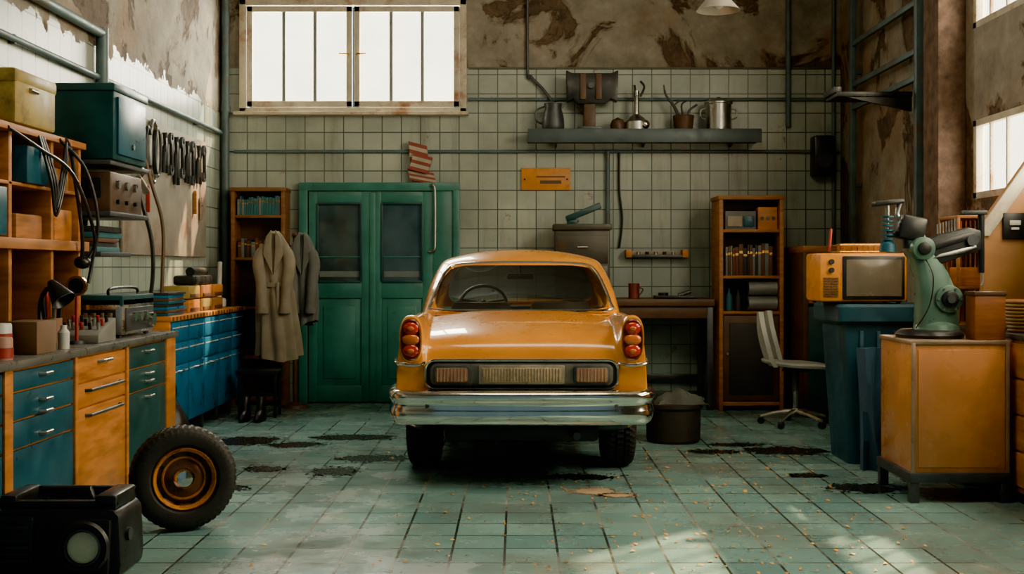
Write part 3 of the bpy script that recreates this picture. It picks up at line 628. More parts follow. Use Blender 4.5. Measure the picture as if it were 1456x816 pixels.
b=B('pressure_gauge'); b.cyl((-2.58,6.8,CT),(-2.58,6.8,CT+.02),.045,DSTEEL); b.cyl((-2.58,6.8,CT+.02),(-2.58,6.8,CT+.3),.01,RED); b.cyl((-2.58,6.82,CT+.34),(-2.58,6.79,CT+.34),.06,BRASS); b.cyl((-2.58,6.79,CT+.34),(-2.58,6.785,CT+.34),.045,BLACK); b.done()
b=B('tool_cup'); b.lathe([(0,0),(.055,0),(.055,.16),(.05,.16),(.045,.01),(0,.01)],(-2.66,6.64,CT),M('cup_clay',(.25,.12,.07),.6))
for i in range(9): a=i*.9; b.cyl((-2.66+.025*math.cos(a),6.64+.025*math.sin(a),CT+.02),(-2.66+.055*math.cos(a),6.64+.055*math.sin(a),CT+.26+.04*(i%3)),.009,[BLACK,RED,STEEL,TEAL][i%4],seg=8)
b.done()
b=B('air_hose') 
b.tube([(XL+.05,8.75,2.55),(XL+.12,8.75,2.5),(XL+.2,8.7,2.2),(XL+.25,8.72,1.9),(XL+.3,8.8,1.6),(XL+.3,8.82,1.3),(XL+.25,8.8,1.0),(XL+.15,8.75,.6)],.016,BLACK)
b.tube([(XL+.05,8.8,2.5),(XL+.2,8.85,2.3),(XL+.28,8.9,2.0),(XL+.34,8.95,1.7),(XL+.33,8.95,1.2)],.014,BROWN)
b.sph((XL+.22,8.72,2.12),(.05,.07,.06),STEEL); b.cyl((XL+.22,8.65,2.1),(XL+.24,8.85,1.98),.03,STEEL); b.cyl((XL+.001,8.78,2.53),(XL+.06,8.78,2.53),.04,DSTEEL); b.done()
b=B('tool_pegboard'); b.box(XL+.006,XL+.03,8.95,11.35,1.50,2.62,M('pegboard_rust',(.28,.25,.20),.7,var=.4,scale=2.5,dirt=(.20,.10,.05)),.004); pb=b.done()
b=B('hanging_hand_tools'); px=XL+.055
for i,(y,l,k) in enumerate(((9.15,.42,'s'),(9.30,.30,'w'),(9.95,.28,'p'),(10.12,.3,'w'),(10.28,.36,'p'),(10.46,.3,'w'),(10.62,.32,'p'),(10.8,.34,'w'),(11.0,.3,'p'),(11.18,.28,'w'))):
    zt=2.55; b.cyl((XL+.02,y,zt),(px+.02,y,zt),.008,STEEL,seg=8)
    b.box(px-.01,px+.016,y-.026,y+.026,zt-l,zt-.04,BLACK,.008)
    if k=='w': b.lathe([(.02,-.012),(.055,-.012),(.055,.012),(.02,.012),(.02,-.012)],(px,y,zt-.03),DSTEEL,axis=(1,0,0),seg=16); b.lathe([(.02,-.012),(.05,-.012),(.05,.012),(.02,.012),(.02,-.012)],(px,y,zt-l),DSTEEL,axis=(1,0,0),seg=16)
    elif k=='p': b.tube([(px,y-.05,zt-l-.06),(px,y-.03,zt-l*.5),(px,y,zt-.1),(px,y+.01,zt)],.016,BLACK); b.tube([(px,y+.05,zt-l-.06),(px,y+.03,zt-l*.5),(px,y,zt-.1),(px,y-.01,zt)],.016,BLACK)
    else: b.box(px-.012,px+.016,y-.05,y+.05,zt-.12,zt,DSTEEL,.01)
for (y,r,m) in ((9.62,.17,STEEL),(9.72,.13,BLACK),(9.48,.12,BLACK)):
    b.tube([(px,y+r*.6*math.cos(a),2.36+r*1.5*math.sin(a)) for a in [2*math.pi*k/14 for k in range(14)]],.018,m,closed=True)
for y,z in ((9.5,1.95),(10.9,2.0),(11.1,1.95)): b.box(px-.02,px+.01,y-.015,y+.015,z-.1,z+.12,[RED,WOOD,STEEL][int(y)%3],.006)
b.done(parent=pb)
def bank():
    b=B('blue_drawer_cabinet'); x0,x1=XL+.01,-2.75; ya,yb=9.15,11.62
    b.box(x0,x1,ya,yb,.12,.97,BLUE,.004); b.box(x0,x1+.03,ya-.02,yb+.02,.97,1.01,ORANGE,.006); b.box(x0,x1+.012,ya-.015,ya+.03,0,.97,ORANGE)
    n=5; w=(yb-ya-.03)/n
    for i in range(n):
        y=ya+.03+i*w
        for (z0_,z1_) in ((.80,.96),(.62,.785),(.13,.605)): 
            b.box(x1-.005,x1+.018,y+.012,y+w-.012,z0_,z1_,BLUE,.006); b.box(x1+.016,x1+.02,y+.03,y+w-.03,z1_-.05,z1_-.042,WHITE,0)
        b.tube([(x1+.018,y+w*.35,.56),(x1+.04,y+w*.4,.56),(x1+.04,y+w*.6,.56),(x1+.018,y+w*.65,.56)],.007,STEEL,smooth=False)
        b.box(x1-.03,x1+.0,y,y+.03,0,.12,DSTEEL); b.box(x0,x0+.03,y,y+.03,0,.12,DSTEEL)
    for i in range(24): b.box(x1+.02,x1+.034,ya+.02+i*.1,ya+.05+i*.1,.975,1.005,BROWN,0)
    b.done()
bank()
b=B('parts_bins') 
for i in range(3):
    for j in range(2): b.box(-3.02,-2.8,9.9+i*.4,10.25+i*.4,1.011+j*.12,1.12+j*.12,[ORANGE,YEL,WOOD][(i+j)%3],.006); b.box(-2.802,-2.79,9.95+i*.4,10.2+i*.4,1.02+j*.12,1.05+j*.12,BROWN,.002)
b.done()
b=B('magazine_stack'); z=1.012
for i in range(8): b.box(-3.0,-2.77+random.uniform(-.02,.01),9.2,9.72+random.uniform(-.03,.03),z,z+.022,[TEAL,BROWN,BLUE,BK[1]][i%4],.002,rot=(0,0,random.uniform(-3,3))); z+=.0235
b.done()
b=B('black_tool_roll'); b.box(-3.0,-2.8,10.1,10.7,1.242,1.33,BLACK,.03); b.cyl((-2.86,10.15,1.36),(-2.86,10.6,1.36),.04,BLACK); b.done()
b=B('hand_broom'); b.cyl((-2.9,11.3,1.03),(-2.93,11.45,1.45),.022,WHITE); b.box(-3.0,-2.84,11.24,11.36,1.012,1.1,WHITE,.02); b.done()
b=B('canvas_tool_bag') 
b.loft([[(-2.60+w*math.cos(a)*(1+.1*math.sin(3*a+z*9)),8.65+w*1.1*math.sin(a),z) for a in [2*math.pi*i/20 for i in range(20)]] for z,w in ((0,.14),(.04,.17),(.2,.165),(.32,.12),(.42,.06),(.46,.02))],BLACK)
b.tube([(-2.55,8.55,.38),(-2.5,8.5,.5),(-2.55,8.5,.6),(-2.62,8.6,.44)],.012,BLACK); b.done()
# coat stand & coats
b=B('coat_stand'); b.cyl((-2.22,11.60,0),(-2.22,11.60,1.72),.02,BROWN); b.lathe([(0,0),(.13,0),(.12,.025),(.03,.05),(0,.06)],(-2.22,11.60,0),BROWN); b.sph((-2.22,11.60,1.72),.03,BROWN)
for a in (200,340): b.tube([(-2.22,11.60,1.62),(-2.22+.06*math.cos(R(a)),11.60+.08*math.sin(R(a)),1.62),(-2.22+.10*math.cos(R(a)),11.60+.12*math.sin(R(a)),1.68)],.01,BROWN)
b.done()
def coat(name,cx,cy,zt,zb,w0,w1,mat,seed,belt=True,lean=0):
    b=B(name); rings=[]; n=72; L=zt-zb
    for j in range(34):
        u=j/33; z=zt-L*u
        if u<.18: w=.035+(w0-.035)*(u/.18)**.8
        else: w=w0+(w1-w0)*((u-.18)/.82)
        if belt and abs(u-.42)<.05: w*=.90
        d=w*.48 if u>.05 else w*.8
        ring=[]; ox=lean*u
        for i in range(n):
            a=2*math.pi*i/n; f=1+ (.05+.15*u)*math.sin(a*8+seed+1.6*math.sin(u*3+seed))*min(1,u*3)+.06*math.sin(a*3+u*7+seed)
            ring.append((cx+ox+w*f*math.cos(a), cy+d*f*math.sin(a), z+ (.03*math.sin(a*2+seed) if u>.94 else 0)))
        rings.append(ring)
    b.loft(rings,mat)
    for sx,tw in ((-1,.03),(1,-.02)):
        pts=[(cx+sx*w0*.55,cy-.03,zt-.14),(cx+sx*(w0*.95),cy-.05,zt-.30),(cx+sx*(w0*.97)+tw,cy-.07,zt-.50),(cx+sx*(w0*.85)+tw,cy-.09,zt-.78)]
        b.tube(pts,[.05,.058,.060,.058,.056,.052,.050,.054],mat,seg=14)
        b.cyl((pts[-1][0],pts[-1][1],pts[-1][2]-.01),(pts[-1][0],pts[-1][1],pts[-1][2]+.05),.056,mat)
    for sx in (-1,1):
        b.prism([(cx+sx*.005,zt-.42),(cx+sx*.10,zt-.22),(cx+sx*.07,zt-.06),(cx+sx*.02,zt+.01),(cx+sx*.02,zt-.15)],'xz',cy-w0*.50-.025,cy-w0*.42,mat,.006)
    if belt:
        zz=zt-L*.42
        b.loft([[(cx+lean*.42+(w0*1.0)*math.cos(a),cy+(w0*.56)*math.sin(a),zz+dz) for a in [2*math.pi*i/32 for i in range(32)]] for dz in (-.022,.022)],mat,cap=False)
        b.box(cx+lean*.42+.02,cx+lean*.42+.045,cy-w0*.66,cy-w0*.60,zz-.32,zz+.02,mat)
    b.done(angle=60)
coat('trench_coat',-2.34,11.23,1.75,.52,.155,.20,M('coat_beige',(.24,.21,.155),.9,bmp=.3),1.0,lean=.03)
coat('grey_jacket',-2.12,11.50,1.74,.85,.125,.13,M('coat_grey',(.13,.14,.135),.9,bmp=.3),2.4,False)
b=B('step_stool') 
b.box(-2.62,-2.22,10.8,11.06,.40,.44,BLACK) 
for x in (-2.6,-2.27):
    for y in (10.81,11.02): b.box(x,x+.03,y,y+.03,0,.4,BLACK)
b.box(-2.6,-2.24,10.82,10.84,.2,.23,BLACK); b.done()
b=B('work_boots')
for x in (-2.48,-2.34):
    b.loft([[(x+.045*math.cos(a)*s,10.62+oy+(l if math.sin(a)<0 else .06)*math.sin(a)*s,z) for a in [2*math.pi*i/18 for i in range(18)]] for z,l,s,oy in ((0,.2,1,0),(.03,.2,1.05,0),(.07,.17,1,0),(.1,.08,.9,0),(.2,.06,.95,.01),(.22,.05,.9,.01))],BLACK)
b.done()
# ------------------------------------------------------------------ wheels
def wheel_parts(b,c,axis,r,w,capm,rimm):
    hw=w/2; seg=144
    prof=[(r*.60,hw*.75),(r*.66,hw*.98),(r*.80,hw*1.05),(r*.90,hw*.98),(r*.955,hw*.88),(r*.985,hw*.74),(r,hw*.6),(r,hw*.32),(r*.96,hw*.30),(r*.96,hw*.22),(r,hw*.20),(r,-hw*.20),(r*.96,-hw*.22),(r*.96,-hw*.30),(r,-hw*.32),(r,-hw*.6),(r*.985,-hw*.74),(r*.955,-hw*.88),(r*.90,-hw*.98),(r*.80,-hw*1.05),(r*.66,-hw*.98),(r*.60,-hw*.75)]
    def mod(j,i,rad):
        if 4<=j<=17 and (i+ (j%3))%3==0: return rad*.965
        return rad
    b.lathe(prof,c,RUBBER,axis=axis,seg=seg,mod=mod)
    b.lathe([(r*.615,hw*.72),(r*.63,hw*.80),(r*.60,hw*.86),(r*.57,hw*.74),(r*.54,hw*.45),(r*.50,hw*.35),(r*.36,hw*.40),(r*.30,hw*.52),(r*.22,hw*.55),(0,hw*.55)],c,rimm,axis=axis,seg=64)
    b.lathe([(r*.615,-hw*.72),(r*.60,-hw*.86),(r*.54,-hw*.45),(r*.3,-hw*.3),(0,-hw*.3)],c,DSTEEL,axis=axis,seg=48)
    b.lathe([(r*.54,hw*.66),(r*.615,hw*.80),(r*.58,hw*.90),(r*.52,hw*.66)],c,capm,axis=axis,seg=64)
    b.lathe([(r*.40,hw*.38),(r*.42,hw*.46),(r*.39,hw*.50),(r*.37,hw*.42)],c,capm,axis=axis,seg=64)
    b.lathe([(r*.20,hw*.54),(r*.20,hw*.68),(r*.15,hw*.86),(r*.06,hw*.93),(0,hw*.94)],c,CHROME,axis=axis,seg=40)
    ax=Vector(axis).normalized(); u=ax.orthogonal().normalized(); v=ax.cross(u); c=Vector(c)
    for i in range(10):
        a=2*math.pi*i/10; p=c+(u*math.cos(a)+v*math.sin(a))*r*.47+ax*hw*.34
        b.cyl(p,p+ax*.015,r*.032,BLACK,seg=12)
COPPER=M('orange_rim_band',(.80,.30,.05),.28,.45,var=.4)
b=B('spare_tyre'); wheel_parts(b,(-1.79,6.22,.276),(.38,-.92,.03),.275,.19,COPPER,M('rim_dark',(.20,.09,.05),.3,.5,var=.5)); b.done(angle=30)
# ------------------------------------------------------------------ portable light foreground
def bcase():
    b=B('portable_work_light'); x0,x1,ya,yb=-2.36,-1.79,5.22,5.55
    b.prism([(x0,.001),(x1,.001),(x1+.01,.06),(x1,.28),(x1-.03,.31),(x0+.03,.31),(x0,.28),(x0-.01,.06)],'xz',ya,yb,BLACK,.02)
    b.prism([(x0+.22,.02),(x1-.04,.02),(x1-.03,.27),(x0+.24,.27)],'xz',ya-.03,ya+.05,BLACK,.015)
    b.box(x0+.03,x0+.19,ya-.02,ya+.05,.05,.28,BLACK,.015)
    for i in range(6): b.box(x0+.05,x0+.17,ya-.025,ya,.08+i*.03,.09+i*.03,DSTEEL,0)
    c=(x0+.425,ya-.03,.15)
    b.lathe([(.115,0),(.12,.015),(.11,.03),(.09,.03),(.085,.01),(0,.01)],c,BLACK,axis=(0,-1,0),seg=48)
    b.lathe([(.085,.0),(.085,.028),(.078,.034),(.07,.02)],c,DSTEEL,axis=(0,-1,0),seg=48)
    b.lathe([(.07,.018),(.05,.03),(0,.036)],c,M('lamp_lens',(.80,.75,.56),.3,var=.25),axis=(0,-1,0),seg=48)
    b.box(x0+.02,x1-.02,ya+.02,ya+.06,.31,.345,BLACK,.015); b.box(x0+.02,x1-.02,yb-.06,yb-.02,.31,.365,BLACK,.015)
    b.box(x0+.02,x0+.10,ya+.02,yb-.02,.30,.37,BLACK,.015); b.box(x1-.12,x1-.02,ya+.02,yb-.02,.30,.37,BLACK,.015)
    b.tube([(x0+.17,(ya+yb)/2,.30),(x0+.19,(ya+yb)/2,.37),(x1-.19,(ya+yb)/2,.37),(x1-.17,(ya+yb)/2,.30)],.02,BLACK,smooth=False)
    b.cyl((x1,ya+.1,.18),(x1+.02,ya+.1,.18),.03,DSTEEL)
    b.done()
bcase()
b=B('long_pry_bar'); b.cyl((-2.30,6.60,.012),(-2.02,7.0,.012),.012,STEEL) ; b.done()
b=B('pendant_lamp'); b.cyl((1.56,9.0,3.55),(1.56,9.0,H),.008,BLACK,seg=8); b.lathe([(.02,.22),(.05,.2),(.06,.12),(.10,.08),(.17,.0),(.165,0),(.09,.08),(.03,.1)],(1.56,9.0,3.39),M('lamp_shade',(.5,.48,.42),.4,.3)); b.sph((1.56,9.0,3.45),.05,WHITE); b.done()
# ------------------------------------------------------------------ floor stains, leaves
STAIN=M('oil_stain_mat',(.022,.020,.017),.22,var=.4,scale=30)
def stain(x,y,rx,ry,seed,mat=STAIN,name='oil_stain'):
    rnd=random.Random(seed); b=B(name); bm=bmesh.new(); n=90
    ph=[rnd.uniform(0,6.28) for _ in range(6)]
    vs=[]
    for i in range(n):
        a=2*math.pi*i/n; f=1+.10*math.sin(2*a+ph[0])+.08*math.sin(5*a+ph[1])+.07*math.sin(9*a+ph[2])+.06*math.sin(17*a+ph[3])+.06*math.sin(29*a+ph[4])+.05*rnd.uniform(-1,1)
        vs.append(bm.verts.new((x+rx*f*math.cos(a),y+ry*f*math.sin(a),.0025)))
    bm.faces.new(vs); b.merge(bm,mat)
    for k in range(110):
        a=rnd.uniform(0,6.28); d=1+abs(rnd.gauss(0.05,.25)); r=rnd.uniform(.003,.014); cx,cy=x+rx*d*math.cos(a),y+ry*d*math.sin(a)
        bm=bmesh.new(); bm.faces.new([bm.verts.new((cx+r*math.cos(t*1.05),cy+r*math.sin(t*1.05),.0025)) for t in range(6)]); b.merge(bm,mat)
    b.done()
for i,(x,y,rx,ry) in enumerate(((-2.2,9.35,.28,.20),(-1.35,9.55,.30,.15),(-1.75,9.15,.2,.12),(-1.05,8.5,.24,.15),(-1.25,7.95,.13,.16),(-1.75,8.05,.12,.09),(-1.85,7.35,.13,.08),(2.05,8.85,.28,.2),(1.5,8.8,.16,.09),(1.72,9.15,.16,.08),(2.2,7.35,.20,.14),(1.95,7.8,.10,.06),(.42,7.75,.2,.10))):
    stain(x,y,rx,ry,i)
MUD=M('dried_mud',(.42,.30,.18),.8)
stain(.48,7.25,.13,.09,77,MUD,'dried_mud_patch'); stain(.62,7.12,.10,.05,78,MUD,'dried_mud_patch')
b=B('scattered_leaves'); LM=[M('leaf_orange',(.80,.34,.03),.7),M('leaf_yellow',(.80,.52,.10),.7),M('leaf_brown',(.36,.16,.04),.8)]
rnd=random.Random(3)
for i in range(470):
    if rnd.random()<.8: x=rnd.gauss(.95,.7); y=rnd.uniform(5.0,8.8)
    else: x=rnd.uniform(-1.4,2.2); y=rnd.uniform(4.6,9.5)
    if x>2.2 or x<-1.4 or (abs(x)<.9 and y>7.7) or (abs(x-1.26)<.3 and abs(y-9.35)<.3): continue
    s=rnd.uniform(.004,.015); a=rnd.uniform(0,6.28); bm=bmesh.new()
    pts=[(1.3,0,.002),(.4,.6,.009),(-1,.35,.003),(-1.1,-.3,.008),(.3,-.6,.002)]
    bm.faces.new([bm.verts.new((x+s*(p[0]*math.cos(a)-p[1]*math.sin(a)),y+s*(p[0]*math.sin(a)+p[1]*math.cos(a)),.002+p[2])) for p in pts])
    b.merge(bm,LM[rnd.choice((0,0,1,2))])
b.done()
# ------------------------------------------------------------------ CAR
PAINT,t_,p_,_=nt('car_paint_orange')
tc=t_.nodes.new('ShaderNodeTexCoord')
c_=ramp(t_,noise(t_,tc.outputs['Object'],2.2,6,.6),[(.35,(.66,.235,.004)),(.65,(.78,.30,.006))])
c_=mixc(t_,ramp(t_,noise(t_,tc.outputs['Object'],35,8,.8),[(.70,0.0),(.76,.25)]),c_,(.28,.09,.015))
t_.links.new(c_,p_.inputs['Base Color']); p_.inputs['Coat Weight'].default_value=1.0; p_.inputs['Coat Roughness'].default_value=.03
t_.links.new(ramp(t_,noise(t_,tc.outputs['Object'],5,6,.7),[(.3,.24),(.7,.34)]),p_.inputs['Roughness'])
CG=glass_mat('car_glass',(.82,.90,.88),.09)
car=empty('sedan_car',(0.03,9.25,0))
def carpart(b,angle=35):
    return b.done(parent=car,off=(0,9.25,0),angle=angle)
def body():
    st=[(7.32,.58,.58,.58,1.035,.985,0),(7.335,.76,.76,.76,1.06,.99,0),(7.36,.89,.885,.87,1.08,.995,0),(7.42,.955,.945,.93,1.092,1,0),(7.60,1.005,.99,.975,1.10,1,0),(7.85,1.045,1.03,1.015,1.10,1.005,0),
     (8.12,1.08,1.06,1.04,1.095,1.01,0),(8.27,1.095,1.08,1.06,1.09,1.01,0),(8.34,.50,.50,1.05,1.085,1.01,1),(9.2,.50,.50,1.04,1.07,1.01,1),(10.05,.50,.50,1.03,1.055,1.01,1),
     (10.12,1.07,1.05,1.03,1.05,1.01,0),(10.3,1.08,1.05,1.0,1.04,1.0,0),(10.7,1.05,1.01,.95,1.0,1.0,0),(11.0,1.0,.96,.9,.95,.98,0),(11.14,.90,.86,.82,.87,.96,0),(11.2,.62,.62,.62,.74,.93,0)]
    bm=bmesh.new(); rows=[]
    for (y,zt,z2,zv,zf,xs,tub) in st:
        nose=y>11.1
        half=[(0,zt),(.3,zt),(.57,z2),(.615,zv),(.645,zf-.01),(.73,zf),(.785,.93 if not nose else min(.93,zf-.04)),(.80,.70),(.805,.58),(.78,.46 if y<7.5 else .38),(.70,.44 if y<7.5 else .32),(.57,.43 if y<7.5 else .31),(.3,.43 if y<7.5 else .31),(0,.43 if y<7.5 else .31)]
        ring=[(x*xs,y,z) for x,z in half]
        full=ring+[(-x,y_,z) for (x,y_,z) in ring[-2:0:-1]]
        rows.append([bm.verts.new(p) for p in full])
    n=len(rows[0])
    for j in range(len(rows)-1):
        for i in range(n):
            k=(i+1)%n; f=bm.faces.new((rows[j][i],rows[j][k],rows[j+1][k],rows[j+1][i]))
            ii=i if i<13 else n-1-i
            tubj=7<=j<=10
            f.material_index=1 if (ii>=10 or (tubj and ii<=2)) else 0
    def capit(rw):
        for g in (lambda i: rw[i],lambda i: rw[(n-i)%n]):
            for q in ((0,1,12,13),(1,2,11,12),(2,3,10,11),(3,4,5,6),(3,6,7,8),(3,8,9,10)):
                f=bm.faces.new([g(i) for i in q]); f.material_index=1 if q[0]<3 else 0
    capit(rows[0]); capit(rows[-1])
    bmesh.ops.recalc_face_normals(bm,faces=bm.faces[:])
    cl=bm.edges.layers.float.get('crease_edge') or bm.edges.layers.float.new('crease_edge')
    for e in bm.edges:
        a,b_=e.verts
        if any(a in rows[j] and b_ in rows[j] for j in (0,len(rows)-1)): e[cl]=.55
        for j in (7,10,8,11):
            if a in rows[j] and b_ in rows[j] and abs(a.co.x)<.6 and abs(b_.co.x)<.6: e[cl]=.9
    me=bpy.data.meshes.new('body_cage'); bm.to_mesh(me); bm.free()
    me.materials.append(PAINT); me.materials.append(BLACK)
    ob=bpy.data.objects.new('tmpbody',me); scene.collection.objects.link(ob)
    s=ob.modifiers.new('s','SUBSURF'); s.levels=3; s.render_levels=3
    cutters=[]
    for sx in (-1,1):
        for y in (8.25,10.55):
            m2=bpy.data.meshes.new('c'); bb=bmesh.new(); bmesh.ops.create_cone(bb,cap_ends=True,segments=48,radius1=.375,radius2=.375,depth=.5)
            for v in bb.verts: v.co=Vector((v.co.z+sx*.77,v.co.y+y,v.co.x+.33))
            bb.to_mesh(m2); bb.free(); m2.materials.append(BLACK)
            co=bpy.data.objects.new('cut',m2); scene.collection.objects.link(co); cutters.append(co)
            bo=ob.modifiers.new('b','BOOLEAN'); bo.object=co; bo.operation='DIFFERENCE'; bo.solver='EXACT'
            bo.material_mode='TRANSFER'
    dg=bpy.context.evaluated_depsgraph_get(); me2=bpy.data.meshes.new_from_object(ob.evaluated_get(dg)); me2.name='body'
    bpy.data.objects.remove(ob)
    for c in cutters: bpy.data.objects.remove(c)
    me2.transform(Matrix.Translation((0,-9.25,0))); me2.shade_smooth(); me2.set_sharp_from_angle(angle=R(50))
    o=bpy.data.objects.new('body',me2); scene.collection.objects.link(o); o.parent=car
body()
def greenhouse():
    bm=bmesh.new()
    lv=[(1.055,8.26,10.22,.68,.735),(1.085,8.31,10.17,.685,.73),(1.25,8.52,10.0,.645,.705),(1.42,8.80,9.76,.565,.635),(1.465,8.88,9.70,.52,.60),(1.505,9.0,9.62,.44,.50),(1.54,9.15,9.5,.25,.30)]
    rows=[]
    for (z,yr,yf,wr,ws) in lv:
        L=yf-yr
        half=[(0,yr),(wr*.5,yr+.015),(wr*.965,yr+.06),(ws*.99,yr+.17),(ws,yr+.24+.06*L),(ws*1.0,yr+L*.46),(ws*1.0,yr+L*.52),(ws*.98,yf-.28),(ws*.94,yf-.18),(wr*.95,yf-.07),(wr*.5,yf-.015),(0,yf)]
        if z>1.5: half=[(x*.9,y) for x,y in half]
        full=half+[(-x,y) for x,y in half[-2:0:-1]]
        rows.append([bm.verts.new((x,y,z)) for x,y in full])
    n=len(rows[0])
    glasscols={0,1,4,6,9,10}
    for j in range(len(rows)-1):
        for i in range(n):
            k=(i+1)%n; f=bm.faces.new((rows[j][i],rows[j][k],rows[j+1][k],rows[j+1][i]))
            ii=i if i<11 else n-1-i
            f.material_index=1 if (j in (1,2) and ii in glasscols) else 0
    top=rows[-1]
    for i in range(11):
        a,b_=top[i],top[i+1]; c,d=top[(n-i-1)%n],top[(n-i)%n]
        vs=[]
        for v in (a,b_,c,d):
            if v not in vs: vs.append(v)
        if len(vs)>=3: bm.faces.new(vs)
    bmesh.ops.recalc_face_normals(bm,faces=bm.faces[:])
    cl=bm.edges.layers.float.new('crease_edge')
    for e in bm.edges:
        if len(e.link_faces)==2 and e.link_faces[0].material_index!=e.link_faces[1].material_index: e[cl]=.5
    me=bpy.data.meshes.new('cabin_roof'); bm.to_mesh(me); bm.free(); me.materials.append(PAINT); me.materials.append(CG)
    me.transform(Matrix.Translation((0,-9.25,0)))
    ob=bpy.data.objects.new('cabin_roof',me); scene.collection.objects.link(ob); ob.parent=car
    s=ob.modifiers.new('s','SUBSURF'); s.levels=3; s.render_levels=3
    me.shade_smooth()
greenhouse()
b=B('rear_window_trim')
pts=[(-.63,8.335,1.095),(-.3,8.315,1.088),(0,8.31,1.088),(.3,8.315,1.088),(.63,8.335,1.095),(.645,8.42,1.15),(.61,8.60,1.27),(.565,8.76,1.37),(.49,8.845,1.42),(.25,8.835,1.435),(0,8.83,1.437),(-.25,8.835,1.435),(-.49,8.845,1.42),(-.565,8.76,1.37),(-.61,8.60,1.27),(-.645,8.42,1.15)]
b.tube(pts,.011,CHROME,closed=True); carpart(b)
def bumper():
    b=B('rear_bumper')
    def sweep(prof,xm,ydep,mat):
        path=[]
        for i in range(61):
            u=-1+2*i/60
            if abs(u)<.84: x=u/.84*xm*.93; y=.05*(abs(u)/.84)**2.5
            else:
                v=(abs(u)-.84)/.16; x=math.copysign(xm*.93+xm*.07*math.sin(v*math.pi/2),u); y=.05+ .04*v+.36*(1-math.cos(v*math.pi/2))
            path.append((x,y))
        rings=[]
        for i,(x,y) in enumerate(path):
            a=path[max(i-1,0)];c=path[min(i+1,60)]; d=Vector((c[0]-a[0],c[1]-a[1])).normalized(); nrm=Vector((d.y,-d.x))
            rings.append([(x+nrm.x*o,ydep+y+nrm.y*o,z) for o,z in prof])
        b.loft(rings,mat)
    sweep([(0,.635),(.035,.632),(.055,.622),(.064,.605),(.066,.588),(.060,.573),(.052,.563),(.046,.55),(.046,.53),(.054,.51),(.060,.49),(.056,.460),(.046,.435),(.03,.42),(0,.415)],.80,7.22,CHROME)
    b.box(-.6,-.5,7.2,7.5,.47,.55,DSTEEL); b.box(.5,.6,7.2,7.5,.47,.55,DSTEEL)
    carpart(b,50)
bumper()
b=B('rear_panel') 
def rrect(x0,x1,z0,z1,r,n=6):
    P=[]
    for (cx,cz,a0) in ((x1-r,z1-r,0),(x0+r,z1-r,90),(x0+r,z0+r,180),(x1-r,z0+r,270)):
        for i in range(n): a=R(a0+90*i/(n-1)); P.append((cx+r*math.cos(a),cz+r*math.sin(a)))
    return P
b.prism(rrect(-.605,.605,.635,.815,.06),'xz',7.30,7.36,BLACK,.004)
b.tube([(x,7.298,z) for x,z in rrect(-.605,.605,.635,.815,.06)],.009,CHROME,closed=True,smooth=False)
b.prism(rrect(-.575,.575,.655,.795,.045),'xz',7.292,7.31,M('panel_pewter',(.20,.18,.15),.35,.6),.003)
carpart(b)
b=B('licence_plate'); b.box(-.27,.27,7.272,7.295,.665,.785,M('plate_metal',(.42,.37,.28),.35,.6),.006); b.box(-.25,.25,7.268,7.273,.68,.77,M('plate_face',(.55,.40,.24),.4,.3,var=.4,scale=30),.002)
for i in range(26): b.box(-.245+i*.019,-.240+i*.019,7.265,7.27,.685,.765,M('grille_rib',(.24,.19,.13),.4,.5),0)
carpart(b)
for sx in (-1,1):
    b=B('reverse_light'); xa=sx*.44
    b.prism(rrect(xa-.115,xa+.115,.667,.783,.02),'xz',7.272,7.296,DSTEEL,.003); b.prism(rrect(xa-.10,xa+.10,.68,.77,.015),'xz',7.266,7.28,M('lens_smoke_amber',(.28,.14,.08),.2),.003)
    for i in range(9): b.box(xa-.09+i*.0215,xa-.084+i*.0215,7.263,7.268,.685,.765,M('lens_rib',(.36,.25,.17),.3),0)
    carpart(b)
    b=B('tail_light'); xc=sx*.698
    LENS=M('lens_red',(.50,.02,.008),.15,var=.3,coat=.6); AMB=M('lens_amber',(.60,.14,.02),.15,coat=.6)
    def oval(s,y,zc=.945): return [(xc+s*.062*math.copysign(abs(math.cos(a))**.75,math.cos(a)),y,zc+s*.125*math.copysign(abs(math.sin(a))**.8,math.sin(a))) for a in [2*math.pi*i/32 for i in range(32)]]
    b.loft([oval(1.22,7.36),oval(1.2,7.315),oval(1.12,7.30),oval(1.02,7.302),oval(1.0,7.33)],PAINT)
    b.loft([oval(1.05,7.33),oval(1.05,7.297),oval(.98,7.29),oval(.92,7.290),oval(.90,7.30)],M('lamp_bezel_red',(.16,.03,.02),.3,.2))
    for k,(zc,hh,m) in enumerate(((1.015,.042,LENS),(.945,.036,AMB),(.875,.042,LENS))):
        w=.052 if k!=1 else .057
        b.sph((xc,7.298,zc),(w,.022,hh),m,seg=28)
    b.sph((xc,7.278,1.015),(.022,.008,.014),AMB); b.sph((xc,7.278,.875),(.022,.008,.014),AMB)
    b.tube([(xc-sx*.09,7.315,.80),(xc-sx*.03,7.29,.785),(xc+sx*.06,7.30,.79),(xc+sx*.098,7.34,.80),(xc+sx*.112,7.5,.81)],.010,CHROME)
    carpart(b)
b=B('trunk_lid_seam')
for sx in (-1,1): b.tube([(sx*.612,7.352,.80),(sx*.612,7.40,.90),(sx*.612,7.5,.962),(sx*.612,7.8,1.01),(sx*.612,8.1,1.043)],.005,BLACK,seg=6)
carpart(b)
for i,(sx,y) in enumerate(((-1,8.25),(1,8.25),(-1,10.55),(1,10.55))):
    b=B('wheel_%d'%(i+1)); wheel_parts(b,(sx*.68,y,.318),(sx,0,0),.318,.22,CHROME,M('car_rim',(.5,.45,.38),.3,.7)); carpart(b,30)
